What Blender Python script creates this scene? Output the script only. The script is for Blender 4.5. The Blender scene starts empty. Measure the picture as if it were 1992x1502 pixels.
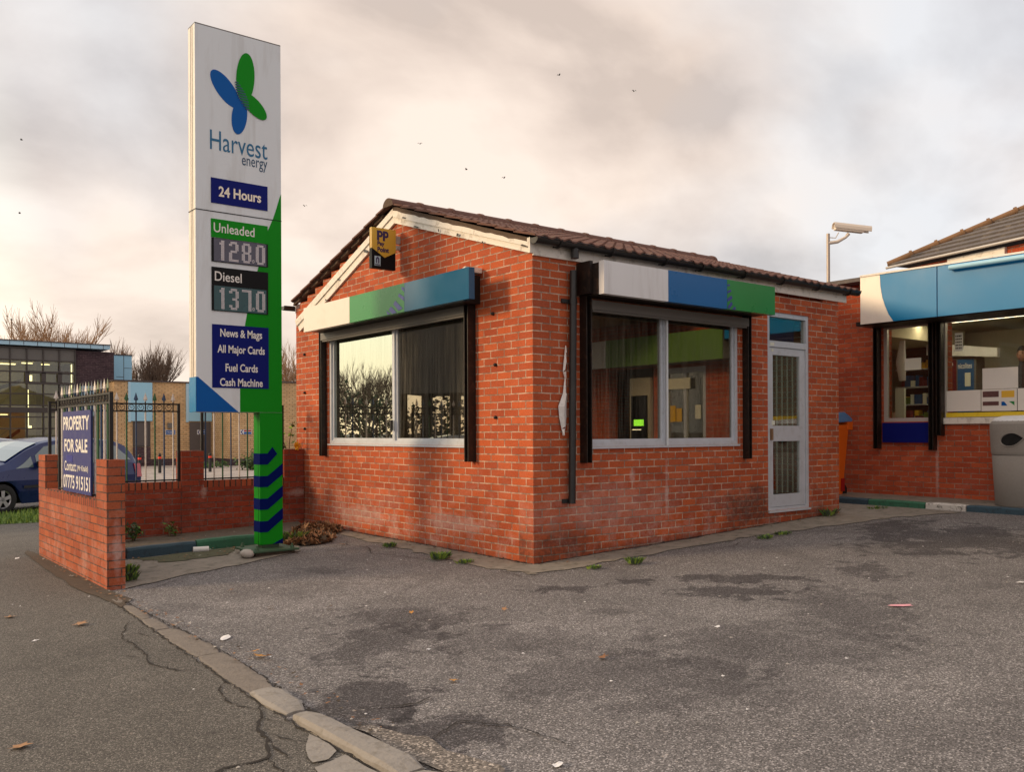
import bpy, bmesh, math, random
from mathutils import Vector, Matrix, noise
from mathutils.geometry import tessellate_polygon
R = math.radians
random.seed(7)
S = bpy.context.scene
COL = S.collection
# ------------------------------------------------------------------ camera
cd = bpy.data.cameras.new("camera"); cam = bpy.data.objects.new("camera", cd); COL.objects.link(cam)
cd.sensor_width = 36.0; cd.lens = 1756/1992*36; cd.shift_y = 0.0452; cd.clip_start = .05; cd.clip_end = 3000
YAW = R(38.2935)
cam.matrix_world = Matrix.Translation((-5.513, -6.656, 1.27)) @ Matrix.Rotation(-YAW, 4, 'Z') @ Matrix.Rotation(R(90), 4, 'X') @ Matrix.Rotation(R(-0.25), 4, 'Z')
S.camera = cam
# ------------------------------------------------------------------ world: low sun behind broken cloud
SUN_AZ = Vector((-0.88, 0.47, 0)).normalized(); SUN_EL = R(17)
w = bpy.data.worlds.new("World"); S.world = w; w.use_nodes = True
nt = w.node_tree; nt.nodes.clear()
def N(nt, t, **kw):
    n = nt.nodes.new(t)
    for k, v in kw.items():
        if k.startswith('i_'):
            key = k[2:]
            n.inputs[int(key) if key.isdigit() else key.replace('_', ' ')].default_value = v
        else: setattr(n, k, v)
    return n
def L(nt, a, b): nt.links.new(a, b)
def ramp(nt, stops, src=None, interp='LINEAR'):
    r = nt.nodes.new('ShaderNodeValToRGB'); r.color_ramp.interpolation = interp
    e = r.color_ramp.elements
    while len(e) < len(stops): e.new(.5)
    for i, (p, c) in enumerate(stops):
        e[i].position = p; e[i].color = (c if len(c) == 4 else (*c, 1)) if hasattr(c, '__len__') else (c, c, c, 1)
    if src is not None: nt.links.new(src, r.inputs[0])
    return r
def math_(nt, op, a, b=None, c=None, clamp=False):
    n = nt.nodes.new('ShaderNodeMath'); n.operation = op; n.use_clamp = clamp
    for i, v in enumerate((a, b, c)):
        if v is None: continue
        if isinstance(v, (int, float)): n.inputs[i].default_value = v
        else: nt.links.new(v, n.inputs[i])
    return n.outputs[0]
def mix(nt, f, a, b, mode='MIX'):
    n = nt.nodes.new('ShaderNodeMix'); n.data_type = 'RGBA'; n.blend_type = mode
    for s, v in ((n.inputs[0], f), (n.inputs[6], a), (n.inputs[7], b)):
        if isinstance(v, (int, float)): s.default_value = v if s.type == 'VALUE' else (v, v, v, 1)
        elif hasattr(v, '__len__'): s.default_value = (*v, 1) if len(v) == 3 else v
        else: nt.links.new(v, s)
    return n.outputs[2]
sky = N(nt, 'ShaderNodeTexSky'); sky.sky_type = 'NISHITA'; sky.sun_disc = False
sky.sun_elevation = SUN_EL; sky.sun_rotation = math.atan2(SUN_AZ.x, SUN_AZ.y)
tc = N(nt, 'ShaderNodeTexCoord'); sep = N(nt, 'ShaderNodeSeparateXYZ'); L(nt, tc.outputs['Generated'], sep.inputs[0])
zc = math_(nt, 'MAXIMUM', sep.outputs[2], 0.0)
den = math_(nt, 'ADD', zc, 0.5)
cmb = N(nt, 'ShaderNodeCombineXYZ')
L(nt, math_(nt, 'DIVIDE', sep.outputs[0], den), cmb.inputs[0]); L(nt, math_(nt, 'DIVIDE', sep.outputs[1], den), cmb.inputs[1])
mp = N(nt, 'ShaderNodeMapping'); mp.inputs['Location'].default_value = (3.1, 7.4, 0); mp.inputs['Rotation'].default_value = (0, 0, R(52)); mp.inputs['Scale'].default_value = (1.0, 1.25, 1)
L(nt, cmb.outputs[0], mp.inputs[0])
n1 = N(nt, 'ShaderNodeTexNoise', i_Scale=2.3, i_Detail=8.0, i_Roughness=.52, i_Distortion=.25); L(nt, mp.outputs[0], n1.inputs['Vector'])
mp2 = N(nt, 'ShaderNodeMapping'); mp2.inputs['Location'].default_value = (11.3, 1.9, 0); mp2.inputs['Rotation'].default_value = (0, 0, R(52))
L(nt, cmb.outputs[0], mp2.inputs[0])
n2 = N(nt, 'ShaderNodeTexNoise', i_Scale=1.1, i_Detail=4.0, i_Roughness=.45, i_Distortion=.3); L(nt, mp2.outputs[0], n2.inputs['Vector'])
cl = ramp(nt, [(.35, (.36, .35, .355)), (.43, (.435, .425, .43)), (.50, (.49, .483, .488)), (.57, (.545, .543, .55))], n1.outputs[0])
wm = ramp(nt, [(.40, 0.0), (.56, 1.0)], n2.outputs[0])
warm = mix(nt, 1.0, cl.outputs[0], (1.22, 1.03, .87), 'MULTIPLY')
c1 = mix(nt, wm.outputs[0], cl.outputs[0], warm)
# bright sunset opening low in the west; unseen sky overhead brightened to light the ground
dotn = N(nt, 'ShaderNodeVectorMath', operation='DOT_PRODUCT'); L(nt, tc.outputs['Generated'], dotn.inputs[0])
wd = Vector((-.55, .83, .04)).normalized(); dotn.inputs[1].default_value = wd
west = ramp(nt, [(.70, 0.0), (.97, 1.0)], dotn.outputs['Value'])
low = ramp(nt, [(0.0, (1.5, 1.08, .66)), (.10, (1.45, 1.27, .88)), (.30, (1.15, 1.17, 1.0)), (.7, (.8, .8, .8))], zc)
c2 = mix(nt, west.outputs[0], c1, low.outputs[0])
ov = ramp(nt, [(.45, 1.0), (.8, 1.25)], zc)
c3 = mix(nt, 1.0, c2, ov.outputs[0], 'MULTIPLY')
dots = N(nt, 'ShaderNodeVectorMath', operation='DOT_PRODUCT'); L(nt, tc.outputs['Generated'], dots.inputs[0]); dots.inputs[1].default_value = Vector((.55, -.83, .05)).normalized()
c3 = mix(nt, 1.0, c3, ramp(nt, [(.05, (1, 1, 1)), (.75, (.80, .82, .90))], dots.outputs['Value']).outputs[0], 'MULTIPLY')  # unseen south-east sky dimmed, added to darken the side wall
skyd = mix(nt, 1.0, sky.outputs[0], (.1, .1, .1), 'MULTIPLY')
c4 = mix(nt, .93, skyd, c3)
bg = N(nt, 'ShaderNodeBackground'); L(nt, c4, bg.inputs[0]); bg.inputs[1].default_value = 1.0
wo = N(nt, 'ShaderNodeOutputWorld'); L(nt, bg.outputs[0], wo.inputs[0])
ld = bpy.data.lights.new("sun", 'SUN'); ld.energy = 1.5; ld.angle = R(12); ld.color = (1.0, .70, .40)
sun = bpy.data.objects.new("sun", ld); COL.objects.link(sun)
sd = Vector((SUN_AZ.x*math.cos(SUN_EL), SUN_AZ.y*math.cos(SUN_EL), math.sin(SUN_EL)))
sun.rotation_euler = sd.to_track_quat('Z', 'Y').to_euler()
S.view_settings.view_transform = 'Standard'; S.view_settings.look = 'None'; S.view_settings.gamma = 1.0
S.view_settings.exposure = 0.75
# ------------------------------------------------------------------ materials
MATS = {}
def newmat(name):
    m = bpy.data.materials.new(name); m.use_nodes = True
    b = m.node_tree.nodes['Principled BSDF']; MATS[name] = m
    return m, m.node_tree, b
def uvn(nt, scale=None, obj=False):
    t = N(nt, 'ShaderNodeTexCoord'); o = t.outputs['Object' if obj else 'UV']
    if scale:
        q = N(nt, 'ShaderNodeMapping'); q.inputs['Scale'].default_value = scale; L(nt, o, q.inputs[0]); o = q.outputs[0]
    return o
def noise_(nt, vec, scale, detail=3, rough=.5, dist=0):
    n = N(nt, 'ShaderNodeTexNoise', i_Scale=scale, i_Detail=float(detail), i_Roughness=rough, i_Distortion=float(dist)); L(nt, vec, n.inputs['Vector']); return n.outputs[0]
def bump(nt, b, h, strength=.3, dist=.01):
    n = N(nt, 'ShaderNodeBump'); n.inputs['Strength'].default_value = strength; n.inputs['Distance'].default_value = dist
    L(nt, h, n.inputs['Height']); L(nt, n.outputs[0], b.inputs['Normal'])
def plain(name, col, rough=.5, metal=0.0, var=.12, vs=6.0, dirt=None, spec=.5, dirtamt=.5, coat=0, streak=False, bmp=0.0):
    m, nt, b = newmat(name); v = uvn(nt, obj=True)
    if streak: v = uvn(nt, (1, 1, .12), obj=True)
    n = noise_(nt, v, vs, 5, .6)
    c = mix(nt, n, tuple(x*(1-var) for x in col), tuple(min(1, x*(1+var)) for x in col))
    if dirt:
        n2 = noise_(nt, v, vs*1.7, 6, .65, .4)
        r = ramp(nt, [(.52, 0.0), (.70, 1.0)], n2)
        c = mix(nt, math_(nt, 'MULTIPLY', r.outputs[0], dirtamt), c, dirt)
    L(nt, c, b.inputs['Base Color']); b.inputs['Roughness'].default_value = rough; b.inputs['Metallic'].default_value = metal
    b.inputs['Specular IOR Level'].default_value = spec; b.inputs['Coat Weight'].default_value = coat
    r2 = math_(nt, 'MULTIPLY_ADD', n, .25, rough-.12, clamp=True); L(nt, r2, b.inputs['Roughness'])
    if bmp: bump(nt, b, noise_(nt, uvn(nt, obj=True), vs*6, 4), bmp, .01)
    return m
def brick(name, c1, c2, mortar, bw=.225, rh=.075, ms=.006, stain=1.0, swap=False, dark=None, white=(.55, .42, .38)):
    m, nt, b = newmat(name); v = uvn(nt)
    if swap:
        s = N(nt, 'ShaderNodeSeparateXYZ'); L(nt, v, s.inputs[0]); q = N(nt, 'ShaderNodeCombineXYZ'); L(nt, s.outputs[1], q.inputs[0]); L(nt, s.outputs[0], q.inputs[1]); vb = q.outputs[0]
    else: vb = v
    # slight wobble of the joints
    nz = N(nt, 'ShaderNodeTexNoise', i_Scale=9.0, i_Detail=2.0); L(nt, v, nz.inputs['Vector'])
    sc = N(nt, 'ShaderNodeVectorMath', operation='MULTIPLY_ADD'); L(nt, nz.outputs['Color'], sc.inputs[0]); sc.inputs[1].default_value = (.008, .006, 0); L(nt, vb, sc.inputs[2])
    vb = sc.outputs[0]
    bt = N(nt, 'ShaderNodeTexBrick'); bt.offset = .5
    L(nt, vb, bt.inputs['Vector']); bt.inputs['Color1'].default_value = (*c1, 1); bt.inputs['Color2'].default_value = (*c2, 1); bt.inputs['Mortar'].default_value = (*mortar, 1)
    for k, x in (('Scale', 1.0), ('Mortar Size', ms), ('Mortar Smooth', .25), ('Bias', 0.0), ('Brick Width', bw), ('Row Height', rh)): bt.inputs[k].default_value = x
    f = noise_(nt, v, 60, 5, .7); big = noise_(nt, v, .9, 4, .55)
    jn = noise_(nt, v, 2.2, 5, .6)
    # mortar varies: pale where washed, dark where weathered
    mo = mix(nt, ramp(nt, [(.42, 0.0), (.58, 1.0)], noise_(nt, v, 7.0, 5, .7)).outputs[0], tuple(x*.42 for x in mortar), mortar); L(nt, mo, bt.inputs['Mortar'])
    c = bt.outputs[0]
    c = mix(nt, 1.0, c, ramp(nt, [(.2, .68), (.8, 1.32)], f).outputs[0], 'MULTIPLY')
    c = mix(nt, 1.0, c, ramp(nt, [(.3, .84), (.7, 1.14)], big).outputs[0], 'MULTIPLY')
    sp = N(nt, 'ShaderNodeSeparateXYZ'); L(nt, v, sp.inputs[0])
    if stain:
        lowm = ramp(nt, [(.10, .55), (.75, .1), (1.0, .05)], sp.outputs[1])
        ef = math_(nt, 'MULTIPLY', ramp(nt, [(.47, 0.0), (.66, 1.0)], noise_(nt, v, 3.2, 6, .7, .5)).outputs[0], lowm.outputs[0])
        ef = math_(nt, 'MULTIPLY', ef, ramp(nt, [(.38, .25), (.58, 1.0)], noise_(nt, v, 28, 5, .8)).outputs[0])
        c = mix(nt, math_(nt, 'MULTIPLY', ef, stain), c, white)
    if dark:
        for (cx, cz, rx, rz, k) in dark:
            g = N(nt, 'ShaderNodeVectorMath', operation='SUBTRACT'); L(nt, v, g.inputs[0]); g.inputs[1].default_value = (cx, cz, 0)
            g2 = N(nt, 'ShaderNodeVectorMath', operation='MULTIPLY'); L(nt, g.outputs[0], g2.inputs[0]); g2.inputs[1].default_value = (1/rx, 1/rz, 0)
            ln = N(nt, 'ShaderNodeVectorMath', operation='LENGTH'); L(nt, g2.outputs[0], ln.inputs[0])
            dd = math_(nt, 'ADD', ln.outputs['Value'], math_(nt, 'MULTIPLY_ADD', noise_(nt, v, 4.5, 6, .75), 2.2, -1.1))
            mk = ramp(nt, [(.35, 1.0), (1.0, 0.0)], dd)
            c = mix(nt, math_(nt, 'MULTIPLY', math_(nt, 'MULTIPLY', mk.outputs[0], abs(k)), ramp(nt, [(.30, .25), (.55, 1.0)], noise_(nt, v, 22, 5, .8)).outputs[0]), c, (.05, .03, .025) if k > 0 else (.62, .5, .46))
    L(nt, c, b.inputs['Base Color']); b.inputs['Roughness'].default_value = .85; b.inputs['Specular IOR Level'].default_value = .25
    h = math_(nt, 'SUBTRACT', math_(nt, 'MULTIPLY', f, .25), bt.outputs['Fac'])
    bump(nt, b, h, .55, .006)
    return m
B1, B2, MO = (.51, .110, .036), (.35, .068, .027), (.56, .40, .30)
brick('brick_red', B1, B2, MO, ms=.0065, dark=[(1.6, .55, .03, .35, -.4), (3.4, .25, 1.0, .14, -.4), (2.4, .0, 2.6, .09, .5), (4.9, .4, .35, .5, .55), (1.3, .3, .8, .12, -.35)])
brick('brick_side', B1, B2, MO, ms=.0065, dark=[(3.35, .36, .75, .34, .75), (.35, .18, .6, .22, .6), (1.88, .62, .035, .42, -.55), (1.35, .8, .05, .1, -.4), (2.2, .04, 3.2, .12, .55), (4.6, .22, .9, .12, .5), (1.0, .5, 1.2, .3, -.22)])
brick('brick_wall', (.42, .110, .045), (.30, .070, .032), (.15, .09, .065), stain=.8, dark=[(-3.3, .25, .05, .3, -.4)])
brick('brick_soldier', (.40, .10, .045), (.27, .06, .032), (.10, .06, .045), bw=.225, rh=.075, ms=.010, stain=0, swap=True)
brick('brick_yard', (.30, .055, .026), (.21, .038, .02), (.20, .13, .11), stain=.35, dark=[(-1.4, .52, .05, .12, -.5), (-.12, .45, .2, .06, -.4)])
brick('brick_kiosk', (.50, .10, .038), (.36, .062, .026), (.42, .26, .19), stain=.5, dark=[(-.32, .7, .035, .5, -.45)])
brick('brick_yellow', (.72, .50, .27), (.62, .40, .20), (.30, .21, .13), bw=.30, rh=.10, ms=.011, stain=0)
brick('brick_dark', (.085, .052, .06), (.055, .034, .042), (.17, .12, .12), bw=.26, rh=.09, ms=.010, stain=0)
brick('slab_paving', (.44, .39, .35), (.37, .33, .30), (.22, .19, .17), bw=.9, rh=.6, ms=.02, stain=0)
plain('alu', (.56, .60, .66), .42, .2, .1, 8, (.30, .29, .27), dirtamt=.3)
plain('alu_pale', (.50, .47, .44), .45, .2, .1, 8)
plain('black_metal', (.018, .013, .011), .45, .3, .4, 9, (.10, .05, .03), dirtamt=.5)
plain('black_plastic', (.016, .015, .015), .38, 0, .3, 6, (.06, .05, .045), dirtamt=.4)
plain('fence_black', (.012, .010, .010), .5, .2, .3, 14)
plain('fence_white', (.66, .62, .58), .5, 0, .1, 14, (.25, .18, .14), dirtamt=.6)
plain('fence_green', (.02, .105, .038), .5, 0, .2, 14, (.10, .08, .05), dirtamt=.4)
plain('fence_blue', (.02, .055, .13), .5, 0, .2, 14, (.10, .08, .06), dirtamt=.4)
plain('white_board', (.80, .755, .68), .6, 0, .06, 5, (.22, .17, .12), dirtamt=.55, bmp=.1)
plain('mortar_bed', (.115, .078, .055), .95, 0, .35, 25, (.09, .07, .05), dirtamt=.8, bmp=.6)
plain('sign_white', (.70, .75, .78), .4, 0, .05, 3, (.42, .41, .38), dirtamt=.35, streak=True)
plain('sign_white_edge', (.78, .71, .62), .4, 0, .05, 3, (.45, .40, .33), dirtamt=.3)
plain('sign_cream', (.80, .74, .66), .35, 0, .03, 3, (.55, .48, .4), dirtamt=.2)
plain('sign_grey', (.72, .73, .74), .35, 0, .05, 4, (.4, .38, .35), dirtamt=.3, streak=True)
plain('sign_green', (.004, .25, .008), .5, 0, .04, 3, spec=.15)
plain('sign_green_soft', (.022, .24, .055), .28, 0, .1, 2, spec=.4)
plain('sign_blue', (.003, .10, .38), .5, 0, .05, 3, spec=.15)
plain('sign_navy', (.004, .010, .15), .5, 0, .06, 5, spec=.12)
plain('fascia_olive', (.13, .25, .05), .4, 0, .1, 2)
plain('sign_teal', (.010, .10, .20), .2, 0, .1, 2)
plain('sign_sky', (.006, .20, .44), .35, 0, .07, 1.5, spec=.25)
plain('sign_midblue', (.012, .13, .36), .3, 0, .1, 2, spec=.3)
plain('board_navy', (.016, .022, .17), .6, 0, .12, 9, (.08, .07, .16), dirtamt=.4)
plain('stripe_navy', (.002, .008, .10), .7, 0, .2, 9, spec=.04)
plain('sign_black', (.008, .008, .009), .5, 0, .2, 6, spec=.15)
plain('stripe_purple', (.04, .045, .30), .3, 0, .1, 3)
plain('letter_white', (.78, .76, .72), .5, 0, .03, 8)
plain('letter_cream', (.88, .80, .66), .5, 0, .03, 8)
plain('letter_blue', (.006, .13, .27), .4, 0, .05, 8)
plain('letter_navy', (.012, .06, .13), .4, 0, .05, 8)
plain('display_dark', (.075, .075, .11), .25, 0, .2, 3)
plain('display_teal', (.018, .075, .085), .25, 0, .3, 3)
plain('display_dot', (.85, .80, .82), .5, 0, .03, 8)
plain('paypoint_yellow', (.68, .41, .05), .35, 0, .05, 8)
plain('paypoint_purple', (.035, .015, .09), .4, 0, .05, 8)
plain('pale_blue', (.33, .62, .80), .4, 0, .04, 1.0)
plain('pale_blue_trim', (.42, .66, .82), .4, 0, .04, 1.0)
plain('grey_panel', (.15, .142, .13), .5, 0, .12, 1.2)
plain('grey_frame', (.07, .06, .055), .5, .2, .15, 2)
plain('dark_door', (.10, .085, .08), .6, 0, .15, 2)
plain('trim_dark', (.07, .055, .055), .6, 0, .15, 2)
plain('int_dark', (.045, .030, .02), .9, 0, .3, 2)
plain('int_green', (.22, .25, .13), .8, 0, .15, 1)
plain('int_pale', (.40, .37, .29), .9, 0, .1, 2)
plain('int_olive', (.50, .46, .33), .9, 0, .1, 2)
plain('blind_grey', (.17, .155, .13), .9, 0, .2, 3)
plain('blind_green', (.62, .70, .60), .8, 0, .08, 5)
plain('wood_board', (.30, .16, .07), .8, 0, .3, 6)
plain('paper', (.72, .73, .62), .8, 0, .04, 8)
plain('paper_white', (.78, .74, .68), .8, 0, .04, 8)
plain('torn_paper', (.72, .70, .68), .85, 0, .06, 12, (.4, .36, .33), dirtamt=.4)
plain('poster_red', (.13, .015, .02), .4, 0, .1, 4)
plain('poster_blue', (.02, .10, .26), .4, 0, .15, 4)
plain('band_yellow', (.82, .60, .03), .45, 0, .06, 12, (.35, .22, .04), dirtamt=.3)
plain('poster_yellow', (.78, .46, .04), .5, 0, .05, 4)
plain('poster_brown', (.12, .05, .045), .5, 0, .6, 30)
plain('orange_plastic', (.85, .15, .008), .5, 0, .05, 5)
plain('bin_blue', (.12, .27, .55), .45, 0, .1, 8)
plain('bin_grey', (.27, .25, .225), .62, 0, .08, 30, (.18, .16, .14), dirtamt=.4, bmp=.15)
plain('red_plastic', (.40, .01, .01), .4)
plain('void_black', (.004, .004, .004), .9)
plain('cctv_white', (.72, .64, .55), .45, 0, .04, 5)
plain('steel_pole', (.42, .36, .31), .4, .3, .1, 8)
plain('slate', (.12, .105, .10), .85, 0, .3, 4, (.30, .26, .22), dirtamt=.5, bmp=.5)
plain('ridge_orange', (.22, .125, .065), .85, 0, .3, 6, bmp=.4)
plain('kerb_blue', (.035, .075, .105), .75, 0, .25, 12, (.02, .02, .02), dirtamt=.6, bmp=.3)
plain('kerb_green', (.035, .15, .085), .75, 0, .25, 12, (.03, .04, .03), dirtamt=.6, bmp=.3)
plain('kerb_white', (.62, .60, .56), .8, 0, .1, 10, (.06, .055, .04), dirtamt=.95, bmp=.4)
plain('plate_green', (.045, .10, .055), .6, .2, .25, 12, (.10, .07, .04), dirtamt=.5)
plain('leaf_brown', (.24, .115, .052), .9, 0, .4, 5)
plain('leaf_dry', (.36, .20, .10), .9, 0, .35, 5)
plain('leaf_ochre', (.50, .24, .05), .8, 0, .3, 5)
plain('leaf_green', (.10, .19, .035), .7, 0, .45, 3)
plain('leaf_lime', (.22, .32, .04), .7, 0, .3, 3)
plain('leaf_dark', (.055, .085, .045), .7, 0, .45, 3)
plain('petal_yellow', (.85, .42, .02), .6, 0, .1, 3)
plain('stem_brown', (.14, .09, .05), .8)
plain('bark_red', (.33, .20, .11), .9, 0, .3, 4)
plain('bark_dark', (.17, .12, .09), .9, 0, .3, 4)
plain('grass_green', (.13, .20, .05), .9, 0, .5, 2)
plain('moss', (.085, .088, .045), .95, 0, .4, 20, (.04, .035, .025), dirtamt=.7, bmp=.6)
plain('soil', (.085, .062, .042), .95, 0, .5, 14, (.03, .025, .018), dirtamt=.7, bmp=.8)
plain('stone_bit', (.42, .39, .35), .9, 0, .3, 20, bmp=.4)
plain('litter_white', (.78, .77, .76), .7, 0, .04, 8)
plain('litter_pink', (.75, .35, .40), .7, 0, .15, 8)
plain('car_blue', (.006, .018, .10), .3, .1, .1, 2, coat=.35)
plain('car_black', (.012, .012, .014), .5)
plain('car_silver', (.35, .38, .42), .3, .5, .05, 2, coat=1.0)
plain('car_glass', (.10, .15, .155), .06, 0, .05, 2, spec=1.0, coat=1.0)
plain('rim_silver', (.45, .45, .46), .35, .6)
plain('tyre', (.014, .014, .014), .85)
plain('lamp_red', (.45, .01, .012), .25, 0, .1, 3, coat=1.0)
plain('lamp_clear', (.7, .7, .7), .15, 0, .05, 3, coat=1.0)
plain('bollard_red', (.85, .05, .02), .5)
plain('skin', (.36, .18, .12), .5)
plain('hair', (.012, .009, .008), .6)
plain('cloth_dark', (.03, .022, .028), .9)
plain('bird_grey', (.05, .045, .045), .8)
plain('badge_pale', (.42, .55, .62), .5)
plain('rubber', (.02, .02, .02), .8)
plain('brass', (.3, .2, .08), .4, .7)
def roof_tile():
    m, nt, b = newmat('roof_tile'); v = uvn(nt, obj=True)
    a = noise_(nt, v, 3.5, 5, .6); f = noise_(nt, v, 45, 5, .75)
    c = mix(nt, a, (.11, .055, .042), (.19, .085, .06))
    c = mix(nt, ramp(nt, [(.5, 0.0), (.66, .8)], f).outputs[0], c, (.07, .055, .05))
    c = mix(nt, ramp(nt, [(.58, 0.0), (.7, .5)], noise_(nt, v, 9, 5, .7)).outputs[0], c, (.21, .19, .12))
    L(nt, c, b.inputs['Base Color']); b.inputs['Roughness'].default_value = .95; bump(nt, b, f, .6, .01)
roof_tile()
def asphalt(name, base, speck, patch, stains=True, ss=1.0):
    m, nt, b = newmat(name); v = uvn(nt, obj=True)
    big = noise_(nt, v, .42, 8, .7, .5); mid = noise_(nt, v, 2.4, 6, .65, .4); fine = noise_(nt, v, 70*ss, 3, .75)
    st = uvn(nt, (.9, .9, 1), obj=True)
    c = mix(nt, ramp(nt, [(.40, 0.0), (.6, 1.0)], big).outputs[0], tuple(x*.86 for x in base), tuple(x*1.16 for x in base))
    c = mix(nt, ramp(nt, [(.35, 0.0), (.7, 1.0)], mid).outputs[0], c, tuple(x*1.22 for x in base))
    vo = N(nt, 'ShaderNodeTexVoronoi', i_Scale=95.0*ss); L(nt, v, vo.inputs['Vector'])
    g = N(nt, 'ShaderNodeSeparateColor'); L(nt, vo.outputs['Color'], g.inputs[0])
    c = mix(nt, 1.0, c, ramp(nt, [(0.0, .42), (.5, .92), (.84, 1.35), (.95, 2.6)], g.outputs[0]).outputs[0], 'MULTIPLY')
    c = mix(nt, 1.0, c, ramp(nt, [(.3, .68), (.7, 1.34)], fine).outputs[0], 'MULTIPLY')
    vo2 = N(nt, 'ShaderNodeTexVoronoi', i_Scale=26.0); L(nt, v, vo2.inputs['Vector'])
    g2 = N(nt, 'ShaderNodeSeparateColor'); L(nt, vo2.outputs['Color'], g2.inputs[0])
    pk = math_(nt, 'MULTIPLY', ramp(nt, [(.93, 0.0), (.96, .8)], g2.outputs[1]).outputs[0], ramp(nt, [(.12, 1.0), (.24, 0.0)], vo2.outputs['Distance']).outputs[0])
    c = mix(nt, pk, c, speck)
    if stains:
        dk = ramp(nt, [(.54, 0.0), (.62, .3)], noise_(nt, st, .8, 9, .72, .5))
        c = mix(nt, dk.outputs[0], c, patch)
        def blob(cx, cy, rx, ry, ang, k, col=patch, soft=.7):
            nonlocal c
            k = min(.95, k*1.3)
            q = N(nt, 'ShaderNodeMapping'); q.vector_type = 'TEXTURE'
            q.inputs['Location'].default_value = (cx, cy, 0); q.inputs['Rotation'].default_value = (0, 0, R(ang)); q.inputs['Scale'].default_value = (rx, ry, 1000)
            L(nt, v, q.inputs[0]); ln = N(nt, 'ShaderNodeVectorMath', operation='LENGTH'); L(nt, q.outputs[0], ln.inputs[0])
            d = math_(nt, 'ADD', ln.outputs['Value'], math_(nt, 'MULTIPLY_ADD', noise_(nt, v, 2.6 if rx > .6 else 5.0, 10, .72, .4), 5.0, -2.5))
            c = mix(nt, math_(nt, 'MULTIPLY', ramp(nt, [(soft, 1.0), (1.15 if rx < 1 else 1.5, 0.0)], d).outputs[0], k), c, tuple(a_/b_*(1.0 if col is patch else .8) for a_, b_ in zip(col, base)), 'MULTIPLY')
        pale = tuple(x*1.7 for x in base)
        for a in BLOBS: blob(*[(pale if z == 'pale' else z) for z in a])
    L(nt, c, b.inputs['Base Color']); b.inputs['Roughness'].default_value = .82; b.inputs['Specular IOR Level'].default_value = .35
    hh = math_(nt, 'ADD', fine, math_(nt, 'MULTIPLY', g.outputs[0], .8)); bump(nt, b, hh, .75, .008)
# (x, y, radius x, radius y, angle, strength): oil stains, patches and worn pale areas
BLOBS = [(-0.57, -1.08, 0.32, 0.13, -47, 0.75), (0.02, -1.26, 0.21, 0.14, -47, 0.75), (0.76, -1.86, 0.59, 0.21, -47, 0.85), (0.28, -2.15, 0.51, 0.28, -47, 0.80), (4.00, -1.95, 0.94, 1.26, -50, 0.75), (1.76, -2.39, 0.28, 0.46, -48, 0.60), (0.28, -3.13, 0.38, 1.00, -46, 0.40), (-0.88, -3.32, 0.78, 0.60, -45, 0.35), (-1.99, -3.12, 0.83, 0.57, -44, 0.35), (-2.01, -1.02, 0.57, 0.47, -46, 0.50), (-2.54, -1.50, 0.44, 0.61, -45, 0.55), (-3.25, -2.52, 0.35, 0.38, -44, 0.90), (-3.13, -3.14, 0.29, 0.28, -43, 0.70), (-0.90, -1.92, 0.17, 0.10, -46, 0.40), (-1.92, -2.12, 0.53, 0.38, -45, 0.30), (-3.22, 0.61, 0.26, 0.21, -46, 0.30), (-2.47, 0.09, 0.68, 0.37, -46, 0.35, 'pale'), (-1.25, -2.12, 0.66, 0.32, -45, 0.40, 'pale'), (-0.40, -2.55, 0.42, 0.22, -46, 0.30, 'pale'), (-1.51, 0.12, 0.77, 0.42, -47, 0.35, 'pale'), (-3.10, -3.60, 0.35, 0.14, -43, 0.25, 'pale'), (-1.08, -4.25, 0.58, 0.45, -44, 0.25, 'pale'), (-3.26, 0.15, 0.44, 0.46, -46, 0.30, 'pale'), (-1.60, 1.32, 0.31, 0.24, -48, 0.40)]
asphalt('asphalt_forecourt', (.162, .153, .150), (.50, .45, .40), (.066, .061, .063), ss=1.5)
asphalt('asphalt_pavement', (.112, .103, .090), (.34, .29, .24), (.07, .06, .055), stains=False, ss=2.0)
asphalt('asphalt_road', (.14, .125, .115), (.3, .27, .24), (.06, .055, .05), stains=False)
plain('concrete', (.23, .205, .17), .9, 0, .45, 5, (.085, .08, .055), dirtamt=.9, bmp=.9)
plain('concrete_dirty', (.19, .165, .14), .9, 0, .3, 9, (.10, .085, .065), dirtamt=.7, bmp=.6)
plain('old_tarmac', (.12, .105, .085), .95, 0, .35, 8, (.05, .055, .022), dirtamt=.85, bmp=.8)
plain('concrete_pale', (.27, .25, .225), .9, 0, .2, 9, (.15, .13, .10), dirtamt=.6, bmp=.5)
asphalt('broken_aggregate', (.17, .15, .13), (.42, .37, .30), (.07, .06, .055), stains=False, ss=1.1)
plain('crack_dark', (.022, .018, .015), .95, 0, .3, 20)
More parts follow.
